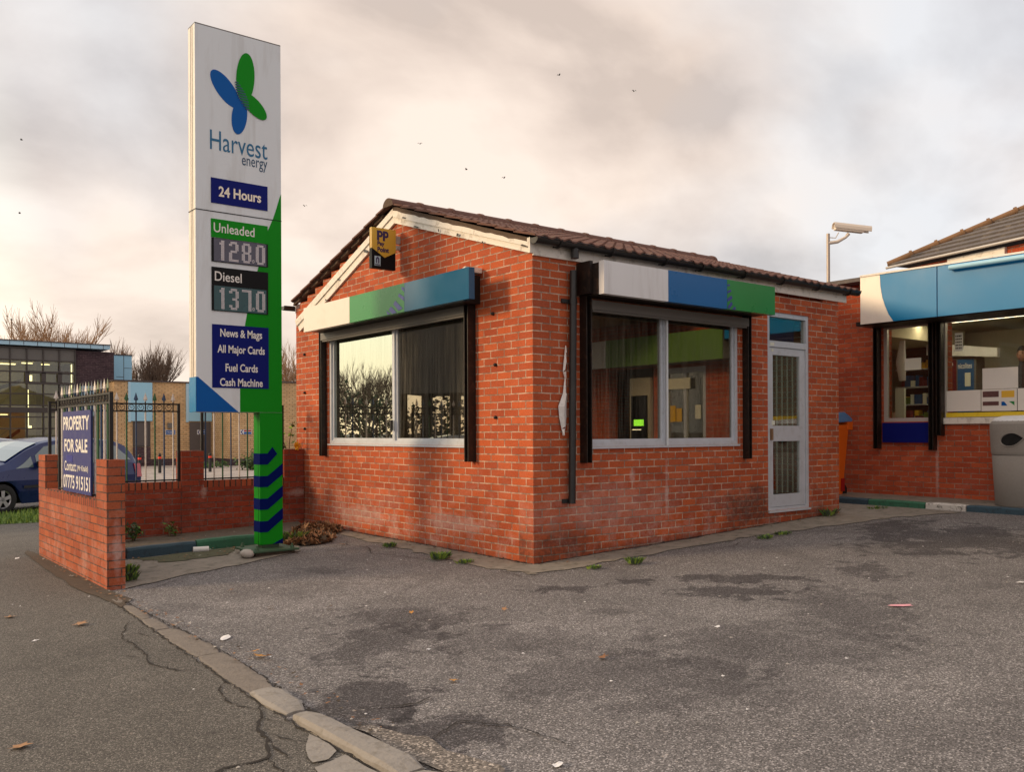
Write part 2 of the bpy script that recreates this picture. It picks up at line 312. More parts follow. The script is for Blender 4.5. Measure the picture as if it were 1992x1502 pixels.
def glass(name, tint, refl, rcol=(1, 1, 1), rough=.008, streak=0):
    m = bpy.data.materials.new(name); m.use_nodes = True; nt = m.node_tree; nt.nodes.clear(); MATS[name] = m
    t = N(nt, 'ShaderNodeBsdfTransparent'); t.inputs[0].default_value = (*tint, 1)
    g = N(nt, 'ShaderNodeBsdfGlossy'); g.inputs['Roughness'].default_value = rough; g.inputs['Color'].default_value = (*rcol, 1)
    lw = N(nt, 'ShaderNodeLayerWeight'); lw.inputs[0].default_value = .35
    f = math_(nt, 'MULTIPLY_ADD', lw.outputs['Fresnel'], .6, refl, clamp=True)
    s = N(nt, 'ShaderNodeMixShader'); L(nt, f, s.inputs[0]); L(nt, t.outputs[0], s.inputs[1]); L(nt, g.outputs[0], s.inputs[2])
    out = s.outputs[0]
    if streak:
        v = uvn(nt, (14, 14, .5), obj=True); n = noise_(nt, v, 2.2, 5, .65); n2 = noise_(nt, uvn(nt, obj=True), 1.3, 4, .6)
        d = N(nt, 'ShaderNodeBsdfDiffuse'); d.inputs[0].default_value = (.42, .40, .33, 1)
        k = math_(nt, 'MULTIPLY', math_(nt, 'MULTIPLY', ramp(nt, [(.4, 0.0), (.75, 1.0)], n).outputs[0], n2), streak)
        s2 = N(nt, 'ShaderNodeMixShader'); L(nt, k, s2.inputs[0]); L(nt, out, s2.inputs[1]); L(nt, d.outputs[0], s2.inputs[2]); out = s2.outputs[0]
    o = N(nt, 'ShaderNodeOutputMaterial'); L(nt, out, o.inputs[0])
glass('glass_film', (.30, .31, .28), .40, (.92, 1.0, .92), streak=.22)
glass('glass_dirty', (.45, .43, .38), .14, (1, .98, .9), streak=.35)
glass('glass_clear', (.85, .85, .80), .0, streak=.06)
glass('glass_side', (.45, .42, .36), .15, (.95, .93, .85), streak=.32)
glass('glass_far', (.76, .77, .64), .05)
def emit(name, col, s):
    m, nt, b = newmat(name); b.inputs['Base Color'].default_value = (*col, 1); b.inputs['Emission Color'].default_value = (*col, 1); b.inputs['Emission Strength'].default_value = s
emit('lamp_glow', (1.0, .86, .55), 2.2); emit('screen_green', (.35, 1.0, .05), 1.6); emit('room_lamp', (1.0, .86, .62), 12.0)
# ------------------------------------------------------------------ mesh kit
class MB:
    def __init__(s): s.v = []; s.f = []; s.m = []; s.sm = []
    def add(s, vs, fs, mi=0, smooth=False):
        o = len(s.v); s.v += [Vector(p) for p in vs]
        for f in fs: s.f.append([i+o for i in f]); s.m.append(mi); s.sm.append(smooth)
        return s
    def box(s, a, b, mi=0, M=None):
        x0, y0, z0 = [min(p, q) for p, q in zip(a, b)]; x1, y1, z1 = [max(p, q) for p, q in zip(a, b)]
        vs = [Vector(p) for p in [(x0, y0, z0), (x1, y0, z0), (x1, y1, z0), (x0, y1, z0), (x0, y0, z1), (x1, y0, z1), (x1, y1, z1), (x0, y1, z1)]]
        if M: vs = [M @ p for p in vs]
        return s.add(vs, [(0, 3, 2, 1), (4, 5, 6, 7), (0, 1, 5, 4), (1, 2, 6, 5), (2, 3, 7, 6), (3, 0, 4, 7)], mi)
    def quad(s, *p, mi=0): return s.add(p, [tuple(range(len(p)))], mi)
    def prism(s, pts, fr, n0, n1, holes=(), mi=0):
        """outline pts (u, v) with holes, extruded between n0 and n1 along the frame's normal"""
        loops = [list(pts)] + [list(h) for h in holes]
        flat = [p for l in loops for p in l]
        tri = tessellate_polygon([[Vector((p[0], p[1], 0)) for p in l] for l in loops])
        k = len(flat); vs = [fr(p[0], p[1], n1) for p in flat] + [fr(p[0], p[1], n0) for p in flat]
        fs = []
        up = (fr(0, 0, 1)-fr(0, 0, 0))
        for t in tri:
            a, b, c = [vs[i] for i in t]; nn = (b-a).cross(c-a)
            t = tuple(t) if nn.dot(up) > 0 else tuple(reversed(t))
            fs.append(t)
            if n0 != n1: fs.append(tuple(i+k for i in reversed(t)))
        if n0 != n1:
            o = 0
            for li, l in enumerate(loops):
                m = len(l); area = sum(l[i][0]*l[(i+1) % m][1]-l[(i+1) % m][0]*l[i][1] for i in range(m))
                ccw = area > 0
                if li: ccw = not ccw
                hand = (fr(1, 0, 0)-fr(0, 0, 0)).cross(fr(0, 1, 0)-fr(0, 0, 0)).dot(up) > 0
                for i in range(m):
                    a, b = o+i, o+(i+1) % m
                    q = (a, a+k, b+k, b)
                    if ccw != hand: q = tuple(reversed(q))
                    fs.append(q)
                o += m
        return s.add(vs, fs, mi)
    def tube(s, path, r, n=8, mi=0, cap=True, smooth=True):
        path = [Vector(p) for p in path]; rs = r if hasattr(r, '__len__') else [r]*len(path)
        vs = []; fs = []; prev = None
        for i, p in enumerate(path):
            d = (path[min(i+1, len(path)-1)]-path[max(i-1, 0)]).normalized()
            if prev is None:
                a = d.orthogonal().normalized()
            else:
                a = prev-d*prev.dot(d); a = a.normalized() if a.length > 1e-6 else d.orthogonal().normalized()
            prev = a; b = d.cross(a)
            for j in range(n):
                t = 2*math.pi*j/n; vs.append(p+(a*math.cos(t)+b*math.sin(t))*rs[i])
        for i in range(len(path)-1):
            for j in range(n):
                q = i*n+j; q2 = i*n+(j+1) % n; fs.append((q, q2, q2+n, q+n))
        s.add(vs, fs, mi, smooth)
        if cap and n > 2:
            s.add(vs[:n], [tuple(reversed(range(n)))], mi); s.add(vs[-n:], [tuple(range(n))], mi)
        return s
    def lathe(s, prof, c, n=20, mi=0, axis='z', smooth=True, M=None):
        vs = []; fs = []
        for (r, h) in prof:
            for j in range(n):
                t = 2*math.pi*j/n; x, y = r*math.cos(t), r*math.sin(t)
                p = Vector((x, y, h)) if axis == 'z' else (Vector((x, h, y)) if axis == 'y' else Vector((h, x, y)))
                if M: p = M @ p
                vs.append(p+Vector(c))
        for i in range(len(prof)-1):
            for j in range(n):
                a, b = i*n+j, i*n+(j+1) % n; q = (a, b, b+n, a+n)
                if axis == 'y': q = q[::-1]
                fs.append(q)
        return s.add(vs, fs, mi, smooth)
    def leaf(s, c, size, rnd=random, mi=0, up=None, fold=.25):
        c = Vector(c); d = Vector((rnd.uniform(-1, 1), rnd.uniform(-1, 1), rnd.uniform(-.6, .8))).normalized() if up is None else Vector(up).normalized()
        sdir = d.cross(Vector((rnd.uniform(-1, 1), rnd.uniform(-1, 1), rnd.uniform(-1, 1)))).normalized(); nn = d.cross(sdir)
        a = c-d*size*.5; b = c+d*size*.5; l = c+sdir*size*.32+nn*size*fold; r = c-sdir*size*.32+nn*size*fold
        return s.add([a, l, b, r], [(0, 1, 2), (0, 2, 3)], mi)
    def build(s, name, mats, parent=None, base=None, bevel=0):
        me = bpy.data.meshes.new(name)
        root = parent
        while root is not None and root.parent is not None: root = root.parent
        org = Vector(root['_o']) if root is not None else (Vector(base) if base is not None else Vector((0, 0, 0)))
        me.from_pydata([tuple(p-org) for p in s.v], [], s.f)
        uv = me.uv_layers.new(name='UVMap')
        for i, poly in enumerate(me.polygons):
            poly.material_index = s.m[i]; poly.use_smooth = s.sm[i]
            nn = poly.normal
            ax = 2 if abs(nn.z) > .75 else (0 if abs(nn.x) > abs(nn.y) else 1)
            for li in poly.loop_indices:
                p = s.v[me.loops[li].vertex_index]
                uv.data[li].uv = (p.x, p.y) if ax == 2 else ((p.y, p.z) if ax == 0 else (p.x, p.z))
        for mm in (mats if isinstance(mats, (list, tuple)) else [mats]): me.materials.append(MATS[mm])
        o = bpy.data.objects.new(name, me); COL.objects.link(o)
        o['_o'] = tuple(org)
        if parent is not None: o.parent = parent
        else: o.location = org
        if bevel:
            bv = o.modifiers.new('bevel', 'BEVEL'); bv.width = bevel; bv.segments = 2; bv.limit_method = 'ANGLE'
        return o
def frame(o, u, v):
    o, u, v = Vector(o), Vector(u), Vector(v); n = u.cross(v)
    return lambda a, b, c=0: o+u*a+v*b+n*c
FS = lambda y, x=0: frame((x, y, 0), (1, 0, 0), (0, 0, 1))     # faces -Y: u = x
FF = lambda x: frame((x, 0, 0), (0, -1, 0), (0, 0, 1))         # faces -X: u = -y
def build_each(mb, name, mats, parent, gap=.004):
    """one object per separate piece of the mesh"""
    par = list(range(len(mb.v)))
    def find(i):
        while par[i] != i: par[i] = par[par[i]]; i = par[i]
        return i
    keys = {}
    for i, p in enumerate(mb.v):
        k = (round(p.x, 4), round(p.y, 4), round(p.z, 4))
        if k in keys: par[find(i)] = find(keys[k])
        else: keys[k] = i
    for f in mb.f:
        for i in f[1:]: par[find(i)] = find(f[0])
    comp = {}
    for n, f in enumerate(mb.f): comp.setdefault(find(f[0]), []).append(n)
    out = []
    for fs in comp.values():
        m = MB(); ids = sorted({i for n in fs for i in mb.f[n]}); mp_ = {i: k for k, i in enumerate(ids)}
        m.v = [mb.v[i] for i in ids]
        for n in fs: m.f.append([mp_[i] for i in mb.f[n]]); m.m.append(mb.m[n]); m.sm.append(mb.sm[n])
        out.append(m.build(name, mats, parent))
    return out
def rect(a, b, c, d): return [(a, c), (b, c), (b, d), (a, d)]
def tag(o, label, cat, group=None):
    o['label'] = label; o['category'] = cat
    if group: o['group'] = group
    return o
def thing(name, label, cat, base, group=None):
    o = bpy.data.objects.new(name, None); COL.objects.link(o); o.location = base; o['_o'] = tuple(base); o.empty_display_size = .2
    return tag(o, label, cat, group)
def struct(o): o['kind'] = 'structure'; return o
def text(body, fr, u0, u1, v0, v1, n, mat, parent, name='lettering', bold=0.0, depth=.002, sx=None):
    """lettering fitted to a box on the frame"""
    cu = bpy.data.curves.new(name, 'FONT'); cu.body = body; cu.size = 1; cu.offset = bold; cu.resolution_u = 4
    if sx: cu.space_character = sx
    o = bpy.data.objects.new('t', cu); COL.objects.link(o)
    dg = bpy.context.evaluated_depsgraph_get(); me = bpy.data.meshes.new_from_object(o.evaluated_get(dg))
    bpy.data.objects.remove(o)
    xs = [p.co.x for p in me.vertices]; ys = [p.co.y for p in me.vertices]
    ax, bx, ay, by = min(xs), max(xs), min(ys), max(ys)
    f = lambda p: fr(u0+(p.x-ax)/(bx-ax)*(u1-u0), v0+(p.y-ay)/(by-ay)*(v1-v0), n+depth)
    mb = MB(); mb.add([f(p.co) for p in me.vertices], [tuple(p.vertices) for p in me.polygons])
    bpy.data.meshes.remove(me)
    up = fr(0, 0, 1)-fr(0, 0, 0)
    for i, fc in enumerate(mb.f):
        a, b, c = [mb.v[k] for k in fc[:3]]
        if (b-a).cross(c-a).dot(up) < 0: mb.f[i] = fc[::-1]
    return mb.build(name, mat, parent) if parent is not False else mb
# ------------------------------------------------------------------ ground
def sst(a, b, x): t = max(0, min(1, (x-a)/(b-a))); return t*t*(3-2*t)
def gz(x, y):
    s = sst(6, 11, y)
    z = (1-s)*(.036*max(-6, min(8, x))+.004*max(-20, min(6, y)))+s*-.35
    return z
def axis(lo, hi, step, far=(12, 25, 60, 150, 400, 900)):
    a = [lo+i*step for i in range(int(round((hi-lo)/step))+1)]
    return [lo-f for f in reversed(far)]+a+[hi+f for f in far]
def sheet(name, xs, ys, mat, dz=0.0, mask=None, rough=0.0):
    mb = MB(); ix = {}
    for i, x in enumerate(xs):
        for j, y in enumerate(ys):
            ix[i, j] = len(mb.v); z = gz(x, y)+dz
            if rough: z += rough*noise.noise(Vector((x*.9, y*.9, 3)))
            mb.v.append(Vector((x, y, z)))
    for i in range(len(xs)-1):
        for j in range(len(ys)-1):
            if mask and not mask((xs[i]+xs[i+1])/2, (ys[j]+ys[j+1])/2): continue
            mb.f.append([ix[i, j], ix[i+1, j], ix[i+1, j+1], ix[i, j+1]]); mb.m.append(0); mb.sm.append(True)
    return struct(mb.build(name, mat))
def drape(name, outline, mat, dz=.006, step=.25, kind=True):
    """thin sheet with an irregular outline laid on the ground"""
    xs = [p[0] for p in outline]; ys = [p[1] for p in outline]
    bm = bmesh.new()
    vs = [bm.verts.new((p[0], p[1], 0)) for p in outline]; bm.faces.new(vs)
    for ax, lo, hi in ((0, min(xs), max(xs)), (1, min(ys), max(ys))):
        t = lo+step
        while t < hi:
            co = (t, 0, 0) if ax == 0 else (0, t, 0); no = (1, 0, 0) if ax == 0 else (0, 1, 0)
            bmesh.ops.bisect_plane(bm, geom=bm.verts[:]+bm.edges[:]+bm.faces[:], plane_co=co, plane_no=no); t += step
    bmesh.ops.recalc_face_normals(bm, faces=bm.faces)
    mb = MB(); bm.verts.index_update()
    fl = sum(f.normal.z for f in bm.faces) < 0
    mb.add([(v.co.x, v.co.y, gz(v.co.x, v.co.y)+dz) for v in bm.verts], [tuple(v.index for v in (reversed(f.verts) if fl else f.verts)) for f in bm.faces])
    bm.free()
    o = mb.build(name, mat)
    return struct(o) if kind else o
sheet('ground', axis(-30, 40, .5), axis(-30, 64, .5), 'asphalt_forecourt')
def xl(y): 
    T = [(-30, -3.6), (-3.4, -3.63), (-2.58, -3.64), (-2.14, -3.645), (-1.27, -3.60), (0, -3.55), (.9, -3.50), (2, -3.47), (40, -3.4)]
    for a, b in zip(T, T[1:]):
        if y <= b[0]: return a[1]+(b[1]-a[1])*(y-a[0])/(b[0]-a[0])
def xr(y):
    T = [(-30, -3.45), (-3.4, -3.47), (-2.56, -3.52), (-2.3, -3.48), (-1.97, -3.46), (-1.24, -3.41), (-.48, -3.385), (.12, -3.43), (1.0, -3.42), (2, -3.38)]
    for a, b in zip(T, T[1:]):
        if y <= b[0]: return a[1]+(b[1]-a[1])*(y-a[0])/(b[0]-a[0])
    return -3.38
def wob(pts, amp, seed, closed=True, sub=5):
    rr = random.Random(seed); out = []
    n = len(pts)
    for i in range(n if closed else n-1):
        a, b = Vector(pts[i]), Vector(pts[(i+1) % n])
        for k in range(sub):
            p = a.lerp(b, k/sub); out.append((p.x+rr.uniform(-amp, amp), p.y+rr.uniform(-amp, amp)))
    return out
drape('pavement', [(-40, -30), (xl(-5), -30), (xl(-3.4)-.005, -3.4), (xl(-2.5), -2.5), (xl(-1.27), -1.27), (xl(0), 0), (xl(1), 1.0), (-3.52, 2.0), (-3.50, 4.0), (-3.35, 4.9), (-3.0, 5.6), (-2.0, 8), (-1.6, 11.0), (-2.1, 11.65), (-2.9, 11.75), (-6, 12.2), (-40, 16)], 'asphalt_pavement', .005, .5)
drape('path_edging_soil', wob([(-3.50, .9), (-3.36, 1.2), (-3.38, 1.75), (-3.38, 4.6), (-3.42, 5.2), (-3.50, 4.9), (-3.56, 3.6), (-3.57, 2.0)], .02, 3), 'soil', .012, .25)
# concrete edging stones between pavement and forecourt, each one its own stone
rr = random.Random(11)
ytop = 1.55; stones = [(1.5, 1.03), (1.02, .37), (.355, -.07), (-.09, -1.0), (-1.01, -1.95), (-1.965, -2.44), (-2.50, -3.5), (-3.52, -4.4)]
slabels = ['pale edging stone nearest the foot of the brick pillar', 'short edging stone second from the brick pillar, with litter on it', 'rounded edging stone third from the brick pillar',
           'long leaf-strewn concrete edging stone midway along the pavement edge', 'long edging stone with an orange leaf cluster on it', 'smooth round-ended edging stone above the broken kerb corner',
           'long raised pale kerb stone at the bottom of the picture', 'kerb stone cut off by the bottom edge of the picture']
for i, ((a, b), lb) in enumerate(zip(stones, slabels)):
    hgt = .012 if i < 5 else (.030 if i == 5 else .045); x0, x1 = xl(b), xr(b)
    mb = MB(); ny = max(4, int((a-b)/.12)); rows = []
    prof = [(0, -.05), (0, .6), (.10, 1.0), (.5, 1.08), (.88, 1.0), (1.0, .7), (1.0, -.05)]
    for k in range(ny+1):
        y = b+(a-b)*k/ny; e = .55 if k in (0, ny) else 1.0; ins = .02 if k in (0, ny) else 0
        wv = rr.uniform(-.008, .008); row = []
        for (t, h) in prof:
            xa_ = xl(y)+.004; wdt = xr(y)-xa_; x = xa_+ins+(wdt-2*ins)*t+(wv if t in (0, 1.0) else 0); row.append(Vector((x, y, gz(x, y)+hgt*h*e+(rr.uniform(-.002, .002) if h > 0 else 0))))
        rows.append(row)
    for k in range(ny):
        for q in range(len(prof)-1): mb.add([rows[k][q], rows[k][q+1], rows[k+1][q+1], rows[k+1][q]], [(0, 3, 2, 1)], 0, True)
    mb.add(rows[0], [tuple(range(len(prof)))]); mb.add(rows[-1], [tuple(reversed(range(len(prof))))])
    tag(mb.build('edging_stone', 'concrete_pale' if i > 4 else 'concrete_dirty', base=((x0+x1)/2, (a+b)/2, gz(x0, a))), lb, 'kerb stone', 'edging stones along the pavement')
# dark joint lines beside the edging and cracks in the pavement
def ribbon(pts, w0, mat, name, dz=.009, seed=0):
    rr = random.Random(seed); mb = MB(); P = []
    for i in range(len(pts)-1):
        a, b = Vector(pts[i]), Vector(pts[i+1]); k = max(1, int((b-a).length/.035))
        for j in range(k): P.append(a.lerp(b, j/k))
    P.append(Vector(pts[-1])); prev = None; vs = []
    for i, p in enumerate(P):
        d = (P[min(i+1, len(P)-1)]-P[max(i-1, 0)]).normalized(); nrm = Vector((-d.y, d.x)); ww = w0*rr.uniform(.35, 1.3)*(1 if 2 < i < len(P)-3 else .5)
        off = nrm*rr.uniform(-.012, .012)
        for sg in (1, -1):
            q = p+off+nrm*ww*sg; vs.append((q.x, q.y, gz(q.x, q.y)+dz))
    mb.add(vs, [(2*i, 2*i+1, 2*i+3, 2*i+2) for i in range(len(P)-1)])
    return mb
def g2(px, py):  # not used at render time
    return None
mb = MB()
CR = [([(xl(y)-.004, y) for y in (1.4, .6, -.2, -1.0, -1.8, -2.5, -3.2, -4)], .006), ([(xr(y)+.004, y) for y in (1.4, .6, -.2, -1.0, -1.8, -2.45, -3.2, -4)], .007),
      ([(-3.58, .33), (-3.64, .27), (-3.73, .02), (-3.78, -.13), (-3.78, -.44), (-3.80, -.77), (-3.84, -.97), (-3.76, -1.23), (-3.66, -1.3)], .005), ([(-3.60, .05), (-3.66, -.09), (-3.62, -.25)], .004), ([(-3.96, -.58), (-3.81, -.79)], .003),
      ([(-3.62, -1.62), (-3.70, -1.75), (-3.75, -1.95), (-3.74, -2.16), (-3.68, -2.28)], .005), ([(-3.66, -2.2), (-3.72, -2.36), (-3.80, -2.51), (-3.83, -2.71), (-3.92, -2.91), (-4.10, -2.90), (-4.35, -2.95)], .009),
      ([(-3.72, -2.36), (-3.70, -2.50), (-3.66, -2.52)], .006), ([(-3.83, -2.71), (-3.85, -2.97), (-3.78, -3.03)], .006), ([(-3.80, -2.6), (-3.74, -2.79), (-3.69, -2.87)], .004), ([(-3.92, -2.91), (-3.95, -3.3)], .005)]
CR += [([(-.45, 2.9), (-.62, 2.6), (-.55, 2.2), (-.75, 1.8), (-.6, 1.3), (-.5, .7)], .005), ([(-.75, 1.8), (-1.2, 1.9), (-1.6, 2.1)], .004), ([(-.42, .05), (-.5, -.45), (.5, -.55), (1.2, -.5)], .005),
       ([(-1.2, 2.5), (-2.0, 2.1), (-2.7, 1.9), (-3.15, 1.5)], .004), ([(5.9, -1.3), (4.6, -.95), (3.4, -.75), (2.6, -.6)], .005), ([(-3.3, -2.6), (-3.05, -2.75), (-2.95, -2.7)], .010), ([(-3.25, -3.2), (-3.05, -3.1), (-2.9, -3.3), (-2.85, -3.7)], .006), ([(2.4, -.6), (2.1, -.72), (1.5, -.68)], .005)]
CR += [([(-.018, y) for y in (4.9, 4, 3, 2, 1, 0)], .018), ([(0, -.02)]+[(x, -.018) for x in (1, 2, 3, 4, 5.2)], .016), ([(-3.405, y) for y in (1.9, 2.8, 3.8, 4.7)], .02), ([(-3.2, 5.0-.02), (-1.6, 4.97), (-.1, 4.97)], .02)]
for i, (p, wd_) in enumerate(CR):
    q = ribbon(p, wd_, None, None, .010, i); mb.add(q.v, q.f)
struct(mb.build('pavement_cracks', 'crack_dark'))
for a, lb in ((wob([(-3.66, -2.78), (-3.645, -2.9), (-3.66, -3.05), (-3.73, -3.12), (-3.80, -3.10), (-3.76, -2.95)], .004, 5, sub=3), 'a'), (wob([(-3.82, -3.16), (-3.73, -3.145), (-3.655, -3.12), (-3.645, -3.4), (-3.70, -3.7), (-3.9, -3.6)], .005, 6, sub=3), 'b')):
    drape('broken_slab', a, 'concrete_pale', .013, .25)
drape('broken_concrete', wob([(-3.46, -2.80), (-3.40, -2.84), (-3.33, -3.02), (-3.26, -3.18), (-3.28, -3.38), (-3.22, -3.67), (-3.3, -3.8), (-3.42, -3.75), (-3.45, -3.2)], .018, 8, sub=3), 'broken_aggregate', .010, .1)
# concrete aprons around the building foot
drape('concrete_apron', wob([(-.02, .05), (-.02, 4.9), (-.28, 4.9), (-.30, 2.6), (-.38, 1.2), (-.42, .1), (-.36, -.40), (.6, -.46), (2.2, -.42), (3.6, -.55), (5.0, -.75), (6.15, -1.15), (6.2, .8), (5.3, 1.2), (5.25, -.04), (2.6, -.03), (0, -.03)], .055, 21, sub=8), 'concrete', .007, .3)
drape('planting_bed', wob([(-3.2, 3.66), (-1.3, 3.6), (-.35, 4.2), (-.1, 5.0), (-3.2, 5.05)], .02, 4), 'old_tarmac', .035, .25)
drape('concrete_strip', wob([(-3.22, 1.75), (-2.6, 2.05), (-1.9, 2.25), (-1.2, 2.6), (-.9, 3.3), (-1.4, 3.5), (-2.7, 3.48), (-3.2, 3.4)], .03, 14), 'concrete', .008, .3)
drape('moss_patch', wob([(-2.5, 2.9), (-1.9, 2.95), (-1.5, 3.4), (-2.7, 3.44)], .05, 17), 'moss', .014, .2)
drape('road', [(-40, 18), (-6, 14.2), (-2.35, 13.85), (-1.4, 15.2), (0.5, 17), (30, 17), (60, 30), (60, 29), (60, 90), (-60, 90), (-60, 20)], 'asphalt_road', .004, 3)
drape('paved_yard', [(2.5, 18.5), (26, 18.5), (26, 42), (6.3, 42), (2.5, 40)], 'slab_paving', .012, 3)
def blade_patch(name, outline, n, h, mats, label=None, seed=1, lean=.4, wd=.006):
    rr = random.Random(seed); mb = MB(); xs = [p[0] for p in outline]; ys = [p[1] for p in outline]
    def inside(x, y):
        c = False; m = len(outline)
        for i in range(m):
            x1, y1 = outline[i]; x2, y2 = outline[(i+1) % m]
            if (y1 > y) != (y2 > y) and x < (x2-x1)*(y-y1)/(y2-y1)+x1: c = not c
        return c
    k = 0
    while k < n:
        x, y = rr.uniform(min(xs), max(xs)), rr.uniform(min(ys), max(ys))
        if not inside(x, y): continue
        k += 1; z = gz(x, y); hh = h*rr.uniform(.4, 1.1); a = rr.uniform(0, 6.28); w_ = wd*rr.uniform(.6, 1.4)
        dx, dy = math.cos(a)*lean*hh, math.sin(a)*lean*hh; px, py = -math.sin(a)*w_, math.cos(a)*w_
        mb.add([(x-px, y-py, z), (x+px, y+py, z), (x+dx*.5+px*.7, y+dy*.5+py*.7, z+hh*.65), (x+dx, y+dy, z+hh)], [(0, 1, 2), (0, 2, 3)], rr.randrange(len(mats)))
    return mb.build(name, mats)
go = [(-6, 11.9), (-2.9, 11.8), (-2.3, 11.7), (-1.6, 11.5), (.5, 11.5), (.5, 16.5), (-1.3, 15.0), (-1.75, 14.5), (-2.4, 13.75), (-6, 13.4)]
drape('grass_verge', go, 'grass_green', .01, .5)
g = blade_patch('grass', go, 9000, .11, ['grass_green', 'leaf_green', 'leaf_lime'], seed=3, wd=.012); g['kind'] = 'stuff'; tag(g, 'short green grass on the verge beside the blue car', 'grass')
# ------------------------------------------------------------------ main building
BX1, BY1 = 5.22, 5.24
shop = thing('brick_shop', 'single storey red brick shop with brown tiled gable roof and two shuttered windows', 'building', (BX1/2, BY1/2, .05))
front = [(-5.235, -.3), (-.221, -.3), (-.221, 3.02), (-.06, 3.02), (-2.50, 3.86)]
k = 0; u = -2.72; top = 3.845
while top > 3.08: front.append((u, top)); front.append((u, top-.075)); top -= .075; u -= .239
front.append((-5.235, front[-1][1]))
front = [(max(a, -5.235), b) for a, b in front]
wf = MB().prism(front, FF(0), -.22, 0, holes=[rect(-4.243, -1.021, 1.13, 2.60)])
wf.prism([(0, -.3), (BX1, -.3), (BX1, 3.02), (4.87, 3.02), (4.87, 2.93), (3.3, 2.93), (3.3, 3.02), (0, 3.02)], FS(0), -.22, 0, holes=[rect(.71, 3.122, 1.12, 2.60), rect(3.69, 4.555, .30, 2.725)], mi=1)
wf.box((3.3, .10, 2.93), (4.87, .22, 3.02))
wf.box((BX1-.22, .22, -.3), (BX1, BY1, 3.02)); wf.box((.22, BY1-.22, -.3), (BX1-.22, BY1-.005, 3.02))
wf.prism([(.22, 3.02), (BY1-.22, 3.02), (BY1/2, 3.84)], frame((BX1, 0, 0), (0, 1, 0), (0, 0, 1)), -.22, 0)
wf.box((0, .0005, -.3), (.22, .2205, 3.02), 0) if False else None
wf.build('wall', ['brick_red', 'brick_side'], shop)
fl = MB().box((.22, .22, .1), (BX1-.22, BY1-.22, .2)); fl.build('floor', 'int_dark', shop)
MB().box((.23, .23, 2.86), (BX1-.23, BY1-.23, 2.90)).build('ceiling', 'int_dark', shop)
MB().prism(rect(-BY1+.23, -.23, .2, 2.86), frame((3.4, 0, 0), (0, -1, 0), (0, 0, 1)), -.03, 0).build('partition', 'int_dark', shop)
# roof: two tiled slopes
RZ, RY = 3.95, 2.53
def slope(side):
    mb = MB(); per = .15; x0, x1 = -.09, BX1+.24; nx = int((x1-x0)/(per/6)); rows = 9
    L_ = 2.68; sl = (RZ-3.115)/2.66; cours = L_/rows
    def P(x, t, lift):
        y = RY-t if side < 0 else RY+t
        wv = .012*max(0, math.sin(2*math.pi*x/per))**.7+.006*math.sin(2*math.pi*x/per)
        return Vector((x, y, RZ-sl*t+wv+lift))
    for r_ in range(rows):
        t0 = max(0, r_*cours-.03); t1 = (r_+1)*cours
        jit = [random.uniform(-.006, .006) for _ in range(nx//6+2)]
        for i in range(nx):
            xa, xb = x0+(x1-x0)*i/nx, x0+(x1-x0)*(i+1)/nx; j = jit[i//6]
            a, b, c, d = P(xa, t0, .004), P(xb, t0, .004), P(xb, t1+j, .019), P(xa, t1+j, .019)
            mb.add([a, b, c, d], [(0, 1, 2, 3)] if side > 0 else [(0, 3, 2, 1)], 0, False)
            lo = Vector((0, 0, -.016)); mb.add([d, c, c+lo, d+lo], [(0, 1, 2, 3)] if side > 0 else [(0, 3, 2, 1)])
        for xe in (x0, x1):
            a, d = P(xe, t0, .004), P(xe, t1, .019); lo = Vector((0, 0, -.022)); mb.add([a, d, d+lo, a+lo], [(0, 1, 2, 3)])
    y = RY+side*2.60
    x0 += .05
    mb.add([(x0+.02, RY, RZ-.03), (x1-.02, RY, RZ-.03), (x1-.02, y, RZ-.03-sl*2.6), (x0+.02, y, RZ-.03-sl*2.6)], [(0, 1, 2, 3)])
    return mb
rf = slope(-1); r2_ = slope(1); rf.add(r2_.v, r2_.f); rf.m = [0]*len(rf.f); rf.sm = [False]*len(rf.f)
roof = rf.build('roof', 'roof_tile', shop)
rt = MB(); x = -.10
while x < BX1+.2:
    rr_ = .115; pts = []
    for xx, rad in ((x, rr_), (x+.40, rr_), (x+.40, rr_+.012), (x+.45, rr_+.012)):
        pts.append([Vector((xx, RY+rad*math.cos(t), RZ-.03+rad*.85*math.sin(t))) for t in [math.pi*k/10 for k in range(11)]])
    for i in range(3):
        for j in range(10): rt.add([pts[i][j], pts[i+1][j], pts[i+1][j+1], pts[i][j+1]], [(0, 1, 2, 3)], 0, True)
    x += .45
rt.add([(-.10, RY+.115*math.cos(t), RZ-.03+.098*math.sin(t)) for t in [math.pi*k/10 for k in range(11)]], [tuple(range(11))], 1)
rt.build('ridge_tile', ['roof_tile', 'mortar_bed'], roof)
# verge mortar and white barge boards
vm = MB()
for (a, b) in (((-2.50, 3.925), (-.02, 3.135)),):
    n = 26; top = []; bot = []
    for i in range(n+1):
        t = i/n; u = a[0]+(b[0]-a[0])*t; v = a[1]+(b[1]-a[1])*t; top.append((u, v)); bot.append((u, v-.04-random.uniform(0, .015)))
    vm.prism(bot+top[::-1], FF(-.035), -.04, .015+0.0)
for i in range(9):
    u = -2.75-i*.285; v = 3.88-i*.089
    vm.prism([(u, v), (u-.20, v-.065), (u-.22, v-.10), (u-.02, v-.05)], FF(-.02), -.02, .02)
build_each(vm, 'verge_mortar', 'mortar_bed', roof)
bbR = MB(); bbR.prism([(-2.50, 3.73), (-.0, 2.984), (0.0, 3.12), (-2.50, 3.895)], FF(-.03), -.028, .0)
bbR.prism([(-2.50, 3.80), (-.0, 3.045), (0.0, 3.125), (-2.50, 3.90)], FF(-.035), -.003, .014)
bbR.box((-.048, .0, 2.984), (-.002, -.022, 3.13))
